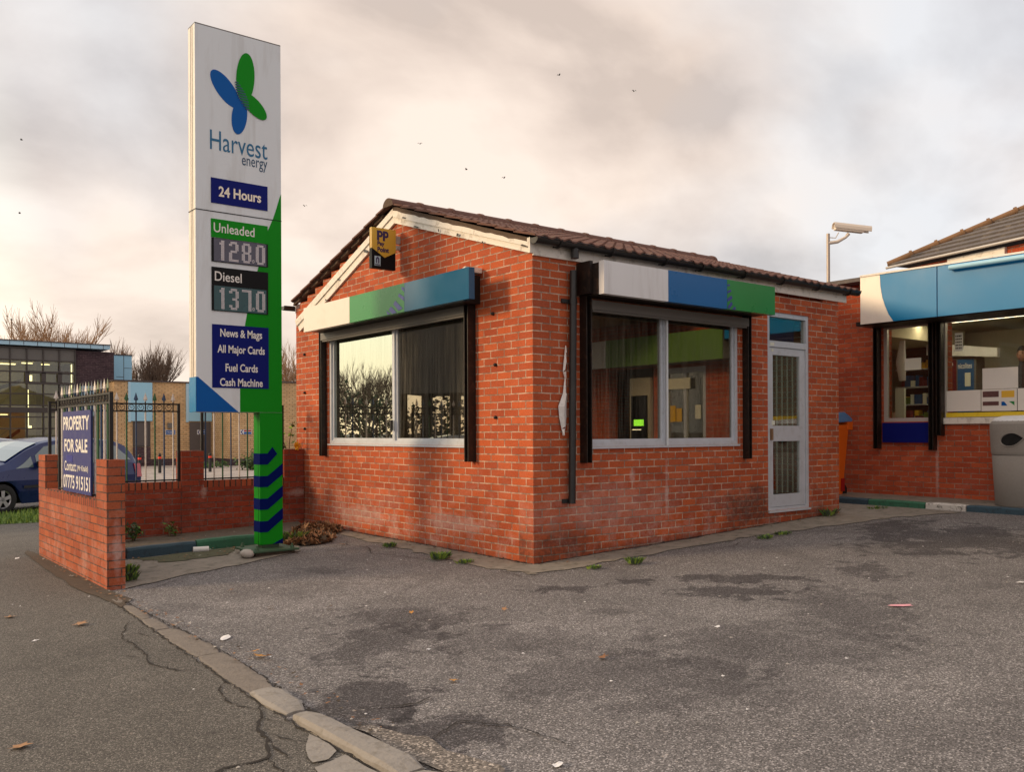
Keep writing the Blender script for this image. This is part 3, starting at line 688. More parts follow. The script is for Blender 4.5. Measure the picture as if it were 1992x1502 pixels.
bbR.build('barge_board', 'white_board', shop)
bbL = MB(); bbL.prism([(-2.505, 3.73), (-2.505, 3.895), (-5.17, 2.845), (-5.06, 2.69)], FF(-.03), -.028, 0)
bbL.prism([(-2.505, 3.82), (-2.505, 3.90), (-5.175, 2.85), (-5.12, 2.77)], FF(-.035), -.003, .012)
o = bbL.build('barge_board', 'white_board', shop); o['label'] = 'white barge board sagging away from the tiles'
cr = MB()
for (u, v, du, dv) in ((-3.2, 3.5, .10, .03), (-3.9, 3.25, .05, .02), (-4.25, 3.03, .07, .012), (-4.72, 2.86, .04, .02), (-2.05, 3.60, .10, .012), (-1.2, 3.35, .04, .03), (-.12, 3.07, .08, .012), (-1.55, 3.46, .02, .03), (-.75, 3.2, .03, .02), (-2.3, 3.75, .09, .01)):
    cr.prism([(u, v), (u+du, v-.3*du), (u+du*1.1, v-.3*du+dv), (u+.3*du, v+dv)], FF(-.035), .0145, .0165)
build_each(cr, 'flaking_paint', 'black_metal', shop)
# eaves along the side
MB().box((-.002, -.022, 2.965), (BX1+.16, -.002, 3.10)).build('fascia_board', 'white_board', shop)
MB().box((.0, BY1+.002, 2.965), (BX1+.1, BY1+.022, 3.10)).build('fascia_board', 'white_board', shop)
def gutter(y, x0, x1, z, sg=1):
    mb = MB(); r_ = .058; n = 8
    for ra in (r_, r_-.005):
        pr = [(y+ra*math.cos(t), z-ra*math.sin(t)) for t in [math.pi*k/n for k in range(n+1)]]
        for k in range(n):
            (ya, za), (yb, zb) = pr[k], pr[k+1]; mb.add([(x0, ya, za), (x1, ya, za), (x1, yb, zb), (x0, yb, zb)], [(0, 1, 2, 3)], 0, True)
    mb.tube([(x0, y-r_, z), (x1, y-r_, z)], .006, 6); mb.tube([(x0, y+r_, z), (x1, y+r_, z)], .006, 6)
    for xx in (x0, x1): mb.add([(xx, y+r_*math.cos(t), z-r_*math.sin(t)) for t in [math.pi*k/n for k in range(n+1)]], [tuple(range(n+1))])
    return mb
gt = gutter(-.085, -.05, BX1+.32, 3.118).build('gutter', 'black_plastic', shop)
for xx in (.25, .95, 1.75, 2.35, 3.1, 3.85, 4.6, 5.3):
    gb = MB(); gb.tube([(xx, -.085+.066*math.cos(t), 3.118-.066*math.sin(t)) for t in [math.pi*k/8 for k in range(9)]], .010, 5); gb.box((xx-.012, -.03, 3.06), (xx+.012, -.022, 3.12)); gb.build('gutter_bracket', 'black_plastic', gt)

MB().tube([(.47, -.085, 3.07), (.47, -.085, 2.975)], .040, 12).build('gutter_outlet', 'black_plastic', gt)
g2o = gutter(BY1+.09, -.16, BX1+.2, 3.06).build('gutter', 'black_plastic', shop)
dp = MB().tube([(.475, -.058, 2.86), (.46, -.058, 1.7), (.445, -.058, .565)], .036, 14)
dp.tube([(.470, -.058, 2.58), (.470, -.058, 2.53)], .041, 14)
dpo = dp.build('downpipe', 'black_plastic', shop)
cm = MB()
for z in (2.56, .59): cm.box((.36, -.02, z-.02), (.47, -.001, z+.02))
build_each(cm, 'pipe_clip', 'rubber', dpo)
# fixings left in the brick
fx = MB()
for (u, z) in ((-.62, 2.47), (-.58, 1.95), (-.58, 1.42), (-4.95, 2.36), (-4.95, 1.83), (-4.95, 1.33)): fx.lathe([(.018, 0), (.018, .02), (.008, .03), (0, .03)], (-.001, -u, z), 8, axis='x', M=Matrix.Rotation(math.pi, 3, 'Z'))
build_each(fx, 'wall_plug', 'black_metal', shop)
# ---- windows
def window(fr, u0, u1, z0, z1, um, pane_mats, parent, dep=.07, frw=.045):
    f = MB(); d0, d1 = -dep, -.012
    f.prism(rect(u0, u1, z0, z1), fr, d0, d1, holes=[rect(u0+frw, um-frw*.55, z0+frw, z1-frw), rect(um+frw*.55, u1-frw, z0+frw, z1-frw)])
    fo = f.build('window', 'alu', parent)
    for (a, b), pm in zip(((u0+frw, um-frw*.55), (um+frw*.55, u1-frw)), pane_mats):
        g_ = MB().prism(rect(a+.03, b-.03, z0+frw+.03, z1-frw-.03), fr, d0+.012, d0+.018); g_.build('pane', pm, fo)
        s_ = MB().prism(rect(a, b, z0+frw, z1-frw), fr, d0, d0+.035, holes=[rect(a+.03, b-.03, z0+frw+.03, z1-frw-.03)]); s_.build('sash', 'alu', fo)
    MB().prism(rect(u0-.01, u1+.01, z0-.022, z0-.002), fr, -.06, .018).build('sill', 'alu', fo)
    return fo
fw = window(FF(0), -4.243, -1.021, 1.13, 2.60, -2.605, ('glass_film', 'glass_dirty'), shop)
sw = window(FS(0), .71, 3.122, 1.12, 2.60, 1.884, ('glass_side', 'glass_side'), shop)
# closing strip and handles
MB().box((1.874, -.006, 1.12), (1.896, -.016, 2.58)).build('closing_strip', 'sign_white', sw)
MB().box((-.004, 2.59, 1.30), (-.03, 2.62, 1.42)).build('handle', 'black_plastic', fw)
# blinds hanging inside behind the front window
bl = MB()
for i in range(28):
    y = 1.10+i*.056; a = .35+random.uniform(-.1, .1); bl.prism([(-.03, 0), (.03, 0), (.03, 1.55), (-.03, 1.55)], frame((.24, y, 1.05), (math.sin(a), math.cos(a), 0), (0, 0, 1)), 0, .002)
bl.build('vertical_blind', 'blind_grey', shop)
bl = MB()
for i in range(6): bl.box((.28, 4.2-i*.05, 1.1), (.285, 4.17-i*.05, 2.0+.1*(i % 3)))
bl.build('vertical_blind', 'int_dark', shop)
# ---- door
drf = MB().prism(rect(3.69, 4.555, .30, 2.725), FS(0), -.075, -.012, holes=[rect(3.745, 4.50, .335, 2.30), rect(3.745, 4.50, 2.375, 2.67)])
door = drf.build('door_frame', 'alu', shop)
lf = MB().prism(rect(3.75, 4.495, .34, 2.295), FS(0), -.065, -.025, holes=[rect(3.825, 4.385, 1.335, 2.205), rect(3.825, 4.385, .49, 1.145)])
lf.build('door_leaf', 'alu', door)
for a in (rect(3.825, 4.385, 1.335, 2.205), rect(3.825, 4.385, .49, 1.145), rect(3.745, 4.50, 2.375, 2.67)):
    MB().prism(a, FS(0), -.048, -.044).build('pane', 'glass_clear', door)
MB().box((3.765, -.0, 1.16), (3.80, .025, 1.30)).build('lock_plate', 'ridge_orange', door)
st = MB().box((3.80, .022, 1.345), (3.86, .024, 1.40)); st.box((3.76, .010, 2.315), (3.84, .012, 2.35)); st.box((3.80, .022, 2.245), (3.84, .024, 2.275)); build_each(st, 'sticker', 'paper', door)
MB().box((3.69, -.02, .275), (4.555, .05, .298)).build('threshold', 'alu', door)
vb = MB()
for i, x in enumerate((3.88, 3.99, 4.10, 4.21, 4.32)):
    for z0, z1 in ((.5, 2.2),): vb.prism([(-.022, 0), (.022, 0), (.022, z1-z0), (-.022, z1-z0)], frame((x, .085, z0), (math.cos(.25), math.sin(.25), 0), (0, 0, 1)), 0, .002)
build_each(vb, 'blind_slat', 'blind_green', shop)
MB().box((3.76, .13, 2.38), (4.42, .14, 2.66)).build('fanlight_board', 'board_navy', shop)
# ---- roller shutters: guides, housing
def guide(fr, u, z0, z1, w_=.065, d=.085):
    mb = MB(); mb.prism([(u-w_/2, z0), (u+w_/2, z0), (u+w_/2, z1), (u-w_/2, z1)], fr, .001, .03); mb.prism([(u-w_/2, z0), (u-w_/2+.012, z0), (u-w_/2+.012, z1), (u-w_/2, z1)], fr, .03, d)
    mb.prism([(u+w_/2-.012, z0), (u+w_/2, z0), (u+w_/2, z1), (u+w_/2-.012, z1)], fr, .03, d)
    z = z0+.2
    while z < z1-.1: mb.prism(rect(u-.006, u+.006, z-.006, z+.006), fr, .03, .034, mi=1); z += .55
    return mb
guide(FF(0), -4.33, .965, 2.62).build('shutter_guide', ['black_metal', 'alu'], shop)
guide(FF(0), -.965, .965, 2.62, .075, .10).build('shutter_guide', ['black_metal', 'alu'], shop)
guide(FS(0), .645, .96, 2.95, .075, .10).build('shutter_guide', ['black_metal', 'alu'], shop)
guide(FS(0), 3.235, .945, 2.68, .065).build('shutter_guide', ['black_metal', 'alu'], shop)
def lathbox(fr, u0, u1, z):  # rolled shutter showing its bottom rail under the sign box
    mb = MB(); mb.prism(rect(u0, u1, z-.105, z-.012), fr, .02, .10); mb.prism(rect(u0+.02, u1-.02, z-.125, z-.10), fr, .035, .085)
    return mb
lathbox(FF(0), -4.28, -1.0, 2.60).build('roller_shutter', 'grey_panel', shop)
lathbox(FS(0), .69, 3.20, 2.60).build('roller_shutter', 'grey_panel', shop)
# ------------------------------------------------------------------ shop signs (light boxes on the shutter housings)
def fascia_sign(name, label, fr, u0, u1, z0, z1, d, panels, ends, base):
    t = thing(name, label, 'sign', base)
    h = MB().prism(rect(u0+.004, u1-.004-ends, z0+.01, z1-.01), fr, .002, d-.012); h.build('housing', 'black_metal', t)
    for a, b, m in panels: MB().prism(rect(a, b-.003, z0, z1), fr, d-.06, d+.010).build('panel', m, t)
    return t
fs = fascia_sign('shop_sign', 'long shop sign in cream, green and teal above the gable end window', FF(0), -4.23, -.54, 2.583, 2.895, .35, [(-4.23, -2.985, 'sign_cream'), (-2.985, -1.745, 'sign_green_soft'), (-1.745, -.54, 'sign_teal')], .30, (-.17, 2.4, 2.58))
def hatch(fr, pts, n, parent, m='stripe_purple'):
    mb = MB()
    for p in pts: mb.prism(p, fr, n, n+.002)
    build_each(mb, 'stripe', m, parent)
hatch(FF(0), [[(-2.10, 2.588), (-2.03, 2.588), (-2.12, 2.635)], [(-2.00, 2.588), (-1.90, 2.588), (-2.02, 2.67), (-2.07, 2.64)], [(-1.86, 2.605), (-1.78, 2.625), (-1.93, 2.725), (-1.97, 2.69)], [(-1.749, 2.70), (-1.749, 2.745), (-1.85, 2.795), (-1.87, 2.765)], [(-1.749, 2.80), (-1.749, 2.845), (-1.79, 2.862), (-1.80, 2.835)]], .361, fs)
MB().prism([(-.98, 2.905), (-.80, 2.905), (-.80, 2.955)], FF(0), .01, .22).build('end_flashing', 'white_board', fs)
ss = fascia_sign('shop_sign', 'shop sign in white, blue and green above the side window beside the door', FS(0), .60, 3.34, 2.611, 2.935, .35, [(.60, 1.52, 'sign_grey'), (1.52, 2.47, 'sign_midblue'), (2.47, 3.34, 'sign_green_soft')], 0, (1.97, -.17, 2.61))
hatch(FS(0), [[(2.472, 2.63), (2.54, 2.70), (2.56, 2.67), (2.50, 2.614)], [(2.472, 2.69), (2.472, 2.725), (2.54, 2.765), (2.56, 2.735)], [(2.55, 2.614), (2.60, 2.65), (2.62, 2.625), (2.60, 2.614)], [(2.472, 2.78), (2.472, 2.81), (2.53, 2.83), (2.54, 2.81)], [(2.472, 2.86), (2.472, 2.88), (2.51, 2.89), (2.515, 2.87)]], .361, ss)
MB().prism(rect(.565, .605, 2.63, 2.95), FS(0), .002, .20).build('end_box', 'black_metal', ss)
# torn paper hanging by the downpipe
tp = MB(); _pts = [(.345, 2.1), (.365, 2.12), (.40, 2.2), (.40, 1.75), (.39, 1.6), (.415, 1.45), (.41, 1.36), (.385, 1.28), (.37, 1.40), (.33, 1.50), (.32, 1.60), (.345, 1.72), (.36, 1.85), (.335, 1.95)]
rows = 14
L_e = [(.398, 2.12), (.39, 2.05), (.375, 1.95), (.365, 1.86), (.388, 1.8), (.365, 1.65), (.305, 1.52), (.315, 1.42), (.345, 1.3), (.36, 1.235)]
R_e = [(.403, 2.12), (.405, 2.05), (.405, 1.95), (.40, 1.88), (.395, 1.8), (.41, 1.65), (.41, 1.52), (.41, 1.42), (.40, 1.32), (.368, 1.235)]
for i in range(len(L_e)-1):
    a, b, c, d = L_e[i], R_e[i], R_e[i+1], L_e[i+1]
    ma, mc = ((a[0]+b[0])/2, a[1]), ((c[0]+d[0])/2, c[1]); o1, o2 = random.uniform(-.05, -.03), random.uniform(-.05, -.03)
    tp.add([(a[0], -.02, a[1]), (ma[0], o1 if i else -.03, ma[1]), (mc[0], o2, mc[1]), (d[0], -.02, d[1])], [(0, 3, 2, 1)], 0); tp.add([(ma[0], o1 if i else -.03, ma[1]), (b[0], -.02, b[1]), (c[0], -.02, c[1]), (mc[0], o2, mc[1])], [(0, 3, 2, 1)], 0)
tag(tp.build('torn_paper', 'torn_paper', base=(.38, -.02, 1.25)), 'torn white paper strip hanging down beside the black downpipe', 'paper')
# ------------------------------------------------------------------ yellow and black projecting sign
pf = FS(2.40)
pp = thing('projecting_sign', 'small yellow and black Pay Point sign projecting from the gable wall', 'sign', (-.21, 2.44, 3.14))
X0, X1, Z0, Z1 = -.385, -.075, 3.155, 3.60
MB().box((X0, 2.40, Z0), (X1, 2.46, Z1)).build('sign_box', 'sign_black', pp)
yl = [(X0-.003, 3.62), (X0-.003, 3.385), ((X0+X1)/2+.01, 3.285), (X1+.003, 3.36), (X1+.003, 3.62)]
MB().prism(yl, pf, -.045, .006).build('yellow_panel', 'paypoint_yellow', pp)
def pshape(u, z, s, flip=False):
    w_ = .62*s
    hole = [(u+.26*s, z+.55*s), (u+.26*s, z+.78*s), (u+.40*s, z+.78*s), (u+.46*s, z+.665*s), (u+.40*s, z+.55*s)]
    out = [(u, z), (u+.24*s, z), (u+.24*s, z+.34*s), (u+.46*s, z+.34*s), (u+.62*s, z+.46*s), (u+.66*s, z+.67*s), (u+.60*s, z+.88*s), (u+.44*s, z+s), (u, z+s)]
    return out, hole
lg = MB()
for u in (-.322, -.245):
    o_, h_ = pshape(u, 3.475, .115); lg.prism(o_, pf, .006, .008, holes=[h_])
build_each(lg, 'emblem', 'paypoint_purple', pp)
text('Pay', pf, -.318, -.225, 3.405, 3.468, .006, 'paypoint_purple', pp, bold=.04)
text('Point', pf, -.318, -.165, 3.345, 3.403, .006, 'paypoint_purple', pp, bold=.04)
bd = MB().prism(rect(-.352, -.275, 3.185, 3.295), pf, .001, .003); bo = bd.build('badge', 'badge_pale', pp)
bd = MB().prism([(-.335, 3.215), (-.322, 3.215), (-.322, 3.26), (-.314, 3.27), (-.306, 3.26), (-.306, 3.215), (-.292, 3.215), (-.292, 3.265), (-.305, 3.284), (-.322, 3.284), (-.335, 3.265)], pf, .003, .005)
bd.prism(rect(-.345, -.282, 3.192, 3.202), pf, .003, .005); bd.build('badge_mark', 'paypoint_purple', bo)
br = MB().box((-.075, 2.41, 3.47), (-.002, 2.45, 3.56)); br.box((-.05, 2.41, 3.40), (-.002, 2.45, 3.45)); br.build('bracket', 'alu_pale', pp)
# ------------------------------------------------------------------ tall price sign
PX0, PX1, PY, PZ0, PZ1 = -2.287, -1.347, 2.70, 1.495, 5.527
py = thing('price_sign', 'tall white and green fuel price sign on a striped green leg', 'sign', (-1.47, 2.8, -.03))
P = FS(PY)
LX0, LX1, LD = -1.600, -1.343, .17
bp = MB().box((-1.76, 2.50, .0), (-1.24, 3.02, .022)); bp.box((LX0+.03, PY+.03, .022), (LX1-.03, PY+LD-.02, .07)); bpo = bp.build('base_plate', 'plate_green', py, bevel=.003)
bo = MB()
for (x, y) in ((-1.70, 2.56), (-1.30, 2.56), (-1.70, 2.96), (-1.30, 2.96)): bo.lathe([(.022, .022), (.022, .045), (.012, .045), (.012, .07), (0, .07)], (x, y, 0), 6)
build_each(bo, 'bolt', 'plate_green', bpo)
bb = MB().box((-1.72, 2.54, -.09), (-1.28, 2.98, 0)); bb.build('plinth', 'soil', py)
leg = MB().box((LX0, PY+.002, .06), (LX1, PY+LD, PZ0)); lo_ = leg.build('leg', 'sign_green', py)
MB().box((LX0-.002, PY+.05, .06), (LX0, PY+.055, PZ0)).build('seam', 'sign_black', lo_)
# chevron stripes, wrapped round front and left side
sp_ = MB(); spn = []
for zt in (.87, .62, .37, .12):
    pass
FL = frame((LX0, 0, 0), (0, -1, 0), (0, 0, 1))
kx = LX0+.085
for i, z0 in enumerate((.930, .685, .440, .195)):
    hh = .12
    sp_.prism(rect(-(PY+LD), -(PY+.000), z0, z0+hh), FL, .002, .004)
    if i == 0:
        sp_.prism([(LX0-.002, z0), (kx, z0), (-1.405, z0+.115), (-1.46, z0+.19), (kx, z0+.12), (LX0-.002, z0+.12)], P, 0, .003)
    else:
        sp_.prism([(LX0-.002, z0), (kx, z0), (LX1+.001, z0+.135), (LX1+.001, z0+.135+hh), (kx, z0+hh), (LX0-.002, z0+hh)], P, 0, .003)
sp_.prism([(-1.46, .061), (LX1+.001, .115), (LX1+.001, .061)], P, 0, .003)
build_each(sp_, 'stripe', 'stripe_navy', lo_)
cab = MB().box((PX0, PY+.012, PZ0), (PX1, PY+.20, PZ1)); cabo = cab.build('cabinet', 'sign_white_edge', py)
fr_ = MB().prism(rect(PX0, PX1, 3.603, PZ1), P, -.012, .0); fr_.prism(rect(PX0, PX1, PZ0, 3.597), P, -.012, .0); fr_.build('face', 'sign_white', py)
MB().box((PX0-.004, PY-.004, 3.598), (PX1+.004, PY+.205, 3.606)).build('joint', 'sign_black', cabo)
ed = MB(); ed.box((PX0-.003, PY+.075, PZ0), (PX0-.0005, PY+.082, PZ1)); ed.box((PX0-.003, PY+.125, PZ0), (PX0-.0005, PY+.13, PZ1)); ed.box((PX0, PY+.0, PZ1), (PX1, PY+.205, PZ1+.012)); ed.build('edge_trim', 'grey_panel', cabo)
MB().box((PX0-.0045, PY-.0, PZ0), (PX0-.001, PY+.20, 1.86)).build('edge_panel', 'sign_sky', cabo)
gp = MB(); c_ = [(PX1, 1.497), (PX1, 3.90), (-1.372, 3.85), (-1.42, 3.70), (-1.5, 3.53), (-1.505, 3.52)]
gp.prism([(-1.821, 1.497), (PX1-.0, 1.497), (PX1, 3.90), (-1.365, 3.86), (-1.40, 3.74), (-1.44, 3.62), (-1.505, 3.47), (-1.60, 3.1), (-1.69, 2.8), (-1.76, 2.45), (-1.80, 2.1), (-1.82, 1.8)], P, .0005, .003)
gp.build('green_panel', 'sign_green', py)
MB().prism([(PX0, 1.497), (-1.838, 1.497), (-2.27, 1.86), (PX0, 1.86)], P, .0005, .003).build('blue_panel', 'sign_blue', py)
h24 = MB().prism(rect(-2.126, -1.505, 3.69, 3.955), P, .003, .006).build('hours_panel', 'sign_navy', py)
text('24 Hours', P, -2.045, -1.58, 3.765, 3.875, .006, 'letter_cream', h24, bold=.025)
un = MB().prism(rect(-2.127, -1.505, 3.33, 3.525), P, .003, .006).build('unleaded_panel', 'sign_green', py)
text('Unleaded', P, -2.10, -1.655, 3.385, 3.485, .006, 'letter_white', un, bold=.008)
di = MB().prism(rect(-2.124, -1.502, 2.83, 3.02), P, .003, .006).build('diesel_panel', 'sign_black', py)
text('Diesel', P, -2.09, -1.80, 2.875, 2.975, .006, 'letter_white', di, bold=.008)
nm = MB().prism(rect(-2.121, -1.50, 1.752, 2.418), P, .003, .006).build('services_panel', 'sign_navy', py)
for s_, a, b, z in (('News & Mags', -2.035, -1.575, 2.265), ('All Major Cards', -2.065, -1.545, 2.095), ('Fuel Cards', -1.98, -1.625, 1.925), ('Cash Machine', -2.04, -1.57, 1.77)):
    text(s_, P, a, b, z, z+(.11 if 'j' in s_ or 'g' in s_ else .085)-.0, .006, 'letter_white', nm, bold=.022)
SEG = {'1': ["..##.", ".###.", "..##.", "..##.", "..##.", "..##.", "..##.", "..##.", "..##."],
       '2': [".####.", "##..##", "....##", "....##", ".####.", "##....", "##....", "##....", "######"],
       '3': [".####.", "##..##", "....##", "....##", "..###.", "....##", "....##", "##..##", ".####."],
       '7': ["######", "....##", "....##", "....##", "....##", "....##", "....##", "....##", "....##"],
       '8': [".####.", "##..##", "##..##", "##..##", ".####.", "##..##", "##..##", "##..##", ".####."],
       '0': [".####.", "##..##", "##..##", "##..##", "##..##", "##..##", "##..##", "##..##", ".####."]}
def display(z0, z1, digits, mat):
    o = MB().prism(rect(-2.124, -1.505, z0, z1), P, .003, .010); o = o.build('price_display', 'sign_black', py)
    MB().prism(rect(-2.10, -1.525, z0+.006, z1-.004), P, .010, .012).build('display_screen', mat, o)
    mb = MB(); us = [-2.06, -1.94, -1.80, -1.645]; H_ = (z1-z0)*.84; W_ = .105
    for ch, u in zip(digits, us):
        mb = MB(); g_ = SEG[ch]; nr = len(g_)*2; nc = len(g_[0])*2
        if ch == '1': u -= .0; 
        for r_ in range(nr):
            for c in range(nc):
                if g_[r_//2][c//2] == '#':
                    cx_ = u+(c+.5)*W_/12; cz = z0+(z1-z0)*.08+(nr-r_-.5)*H_/nr; q = .0031; q2 = .0044
                    mb.add([P(cx_-q, cz-q2, .0135), P(cx_+q, cz-q2, .0135), P(cx_+q, cz+q2, .0135), P(cx_-q, cz+q2, .0135)], [(0, 1, 2, 3)])
        mb.build('price_digit', 'display_dot', o)
    mb = MB()
    for a in range(6):
        for rad in (.010,): cx_ = -1.672+rad*math.cos(a*1.047); cz = z0+.045+rad*1.4*math.sin(a*1.047); mb.add([P(cx_-.0031, cz-.0044, .0135), P(cx_+.0031, cz-.0044, .0135), P(cx_+.0031, cz+.0044, .0135), P(cx_-.0031, cz+.0044, .0135)], [(0, 1, 2, 3)])
    mb.build('decimal_point', 'display_dot', o)
display(3.075, 3.325, '1280', 'display_dark')
display(2.560, 2.828, '1370', 'display_teal')
text('Harvest', P, -2.133, -1.503, 4.248, 4.455, .001, 'letter_blue', py, bold=.0)
text('energy', P, -1.79, -1.505, 4.105, 4.225, .001, 'letter_navy', py)
def ellipse(cx_, cz, a, b, ang, n=36, squeeze=1.0):
    out = []
    for i in range(n):
        t = 2*math.pi*i/n; x, y = a*math.cos(t), b*math.sin(t); out.append((cx_+(x*math.cos(ang)-y*math.sin(ang)), cz+(x*math.sin(ang)+y*math.cos(ang))))
    return out
lm = MB(); lm.prism(ellipse(-1.968, 4.915, .218, .10, R(-50), 36), P, .001, .003); lm.prism(ellipse(-1.815, 4.655, .195, .083, R(82), 36), P, .0035, .0045); build_each(lm, 'logo_blue_leaf', 'sign_blue', py)
lm = MB(); lm.prism(ellipse(-1.748, 5.085, .268, .100, R(86), 36), P, .005, .007); lm.prism(ellipse(-1.655, 4.800, .175, .083, R(-40), 36), P, .0075, .0085); build_each(lm, 'logo_green_leaf', 'sign_green', py)
lm = MB()
for i in range(11):
    z = 5.005-i*.026; xc = -1.845+i*.0115; hw = .046*math.sin(math.pi*(i+.8)/12)+.008; lm.prism([(xc-hw, z), (xc+hw, z), (xc+hw, z+.013), (xc-hw, z+.013)], P, .009, .010)
build_each(lm, 'logo_stripe', 'letter_navy', py)
# ------------------------------------------------------------------ low brick walls
WX = -3.39
w1 = thing('brick_wall', 'low red brick wall with two pillars beside the pavement, carrying the for sale board', 'wall', (-3.3, 3.2, -.1))
MB().box((WX, 2.15, -.4), (-3.255, 4.33, .595)).build('wall_body', 'brick_wall', w1)
MB().box((WX-.002, 2.15, .595), (-3.253, 4.33, .675)).build('brick_coping', 'brick_soldier', w1)
for a, b in ((1.80, 2.15), (4.33, 4.67)):
    MB().box((WX, a, -.4), (-3.235, b, 1.04)).build('pillar', 'brick_wall', w1)
w2 = thing('brick_wall', 'shaded low brick wall running behind the price sign to the shop corner', 'wall', (-1.6, 5.06, 0))
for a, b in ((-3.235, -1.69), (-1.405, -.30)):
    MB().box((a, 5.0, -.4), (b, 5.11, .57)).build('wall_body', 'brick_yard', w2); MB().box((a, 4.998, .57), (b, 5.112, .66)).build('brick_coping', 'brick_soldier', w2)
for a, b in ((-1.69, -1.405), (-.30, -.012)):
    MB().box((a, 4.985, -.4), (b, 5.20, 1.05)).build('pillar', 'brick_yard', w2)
# ------------------------------------------------------------------ iron fence panels
def bar_cols(i): return ('fence_white', 'fence_green', 'fence_blue')[i % 3]
def fence(name, label, O, U, n, sp, zb, zr0, zr1, off, phase, base, posts=(True, True)):
    """n spear-topped bars along U from O"""
    t = thing(name, label, 'fence', base, 'ornamental spear topped fence panels'); O = Vector(O); U = Vector(U); W = U.cross(Vector((0, 0, 1)))
    def at(u, z, n_=0): return O+U*u+Vector((0, 0, z))+W*n_
    Lg = off+sp*(n-1)+off
    rl = MB()
    for z in (zr0, zr1, zb+.02):
        a, b = at(0, z-.009, -.012), at(Lg, z+.009, .012); M = None
        vs = [at(u, zz, q) for zz in (z-.009, z+.009) for u, q in ((0, -.012), (Lg, -.012), (Lg, .012), (0, .012))]
        rl.add(vs, [(0, 3, 2, 1), (4, 5, 6, 7), (0, 1, 5, 4), (1, 2, 6, 5), (2, 3, 7, 6), (3, 0, 4, 7)])
    build_each(rl, 'rail', 'fence_black', t)
    for k, u in enumerate((0, Lg)):
        if not posts[k]: continue
        vs = [at(u+du, zz, q) for zz in (zb-.02, zr1+.012) for du, q in ((-.016, -.016), (.016, -.016), (.016, .016), (-.016, .016))]
        MB().add(vs, [(0, 3, 2, 1), (4, 5, 6, 7), (0, 1, 5, 4), (1, 2, 6, 5), (2, 3, 7, 6), (3, 0, 4, 7)]).build('post', 'fence_black', t)
    sc = MB(); rad = (zr1-zr0)/2-.010
    for i in range(n+1):
        u = off+sp*(i-.5) if off >= sp*.5 else off+sp*i+sp/2
        if u > Lg-.03 or u < .03: continue
        zc_ = (zr0+zr1)/2
        sc.tube([at(u+rad*math.cos(a), zc_+rad*math.sin(a)) for a in [2*math.pi*k/12 for k in range(13)]], .0045, 4, cap=False)
        sc.tube([at(u+rad*.62*(1-k/9)*math.cos(2.5+k*.62)+.004, zc_+rad*.62*(1-k/9)*math.sin(2.5+k*.62)+.01) for k in range(8)], .0035, 4, cap=False)
    sc.build('scrollwork', 'fence_black', t)
    for i in range(n):
        u = off+sp*i; b = MB(); pts = []
        b.tube([at(u, zb), at(u, zr0)], .0105, 5); b.tube([at(u, zr1), at(u, zr1+.045)], [.006, .010], 4)
        z = zr1+.04
        prof = [(.008, 0), (.028, .010), (.021, .034), (.0, .105)]
        vs = []; fs_ = []
        for (r_, h) in prof:
            for q in range(4):
                a = math.pi/2*q; vs.append(at(u+r_*math.cos(a), z+h, r_*.5*math.sin(a)))
        for r_ in range(3):
            for q in range(4): fs_.append((r_*4+q, r_*4+(q+1) % 4, r_*4+4+(q+1) % 4, r_*4+4+q))
        b.add(vs, fs_)
        b.build('bar', bar_cols(i+phase), t)
        MB().tube([at(u, zr0-.012), at(u, zr1+.03)], .0085, 5).build('bar_collar', 'fence_black', t)
    return t
fence('fence_panel', 'fence panel standing on the wall behind the property for sale board', (-3.325, 3.925, 0), (0, -1, 0), 17, .113, .675, 1.553, 1.636, .11, 0, (-3.32, 2.9, .67))
fence('fence_panel', 'fence panel in front of the yellow building, left of the middle brick pillar', (-3.20, 5.05, 0), (1, 0, 0), 13, .113, .66, 1.553, 1.645, .07, 0, (-2.5, 5.05, .66))
fence('fence_panel', 'fence panel behind the green leg of the price sign', (-1.405, 5.05, 0), (1, 0, 0), 10, .113, .66, 1.553, 1.645, .045, 2, (-.85, 5.05, .66))
# ------------------------------------------------------------------ for sale board
fsb = thing('for_sale_board', 'navy blue Property For Sale board tied to the iron fence on the low wall', 'sign', (-3.375, 2.98, .69))
FB = FF(-3.372)
MB().prism(rect(-3.55, -2.42, .69, 1.498), FB, -.008, .0).build('board', 'board_navy', fsb)
text('PROPERTY', FB, -3.525, -2.47, 1.31, 1.45, 0, 'letter_white', fsb, bold=.03)
text('FOR SALE', FB, -3.48, -2.54, 1.09, 1.222, 0, 'letter_white', fsb, bold=.03)
text('Contact:', FB, -3.48, -2.98, .90, 1.0, 0, 'letter_white', fsb, bold=.01)
text('(Mr Khalid)', FB, -2.94, -2.52, .895, .965, 0, 'letter_white', fsb, bold=.012)
text('07775 915151', FB, -3.53, -2.45, .722, .86, 0, 'letter_white', fsb, bold=.02)
mb = MB(); mb.prism(rect(-3.40, -3.13, .99, 1.06), FB, .001, .0025); mb.build('peeled_sticker', 'stripe_purple', fsb)
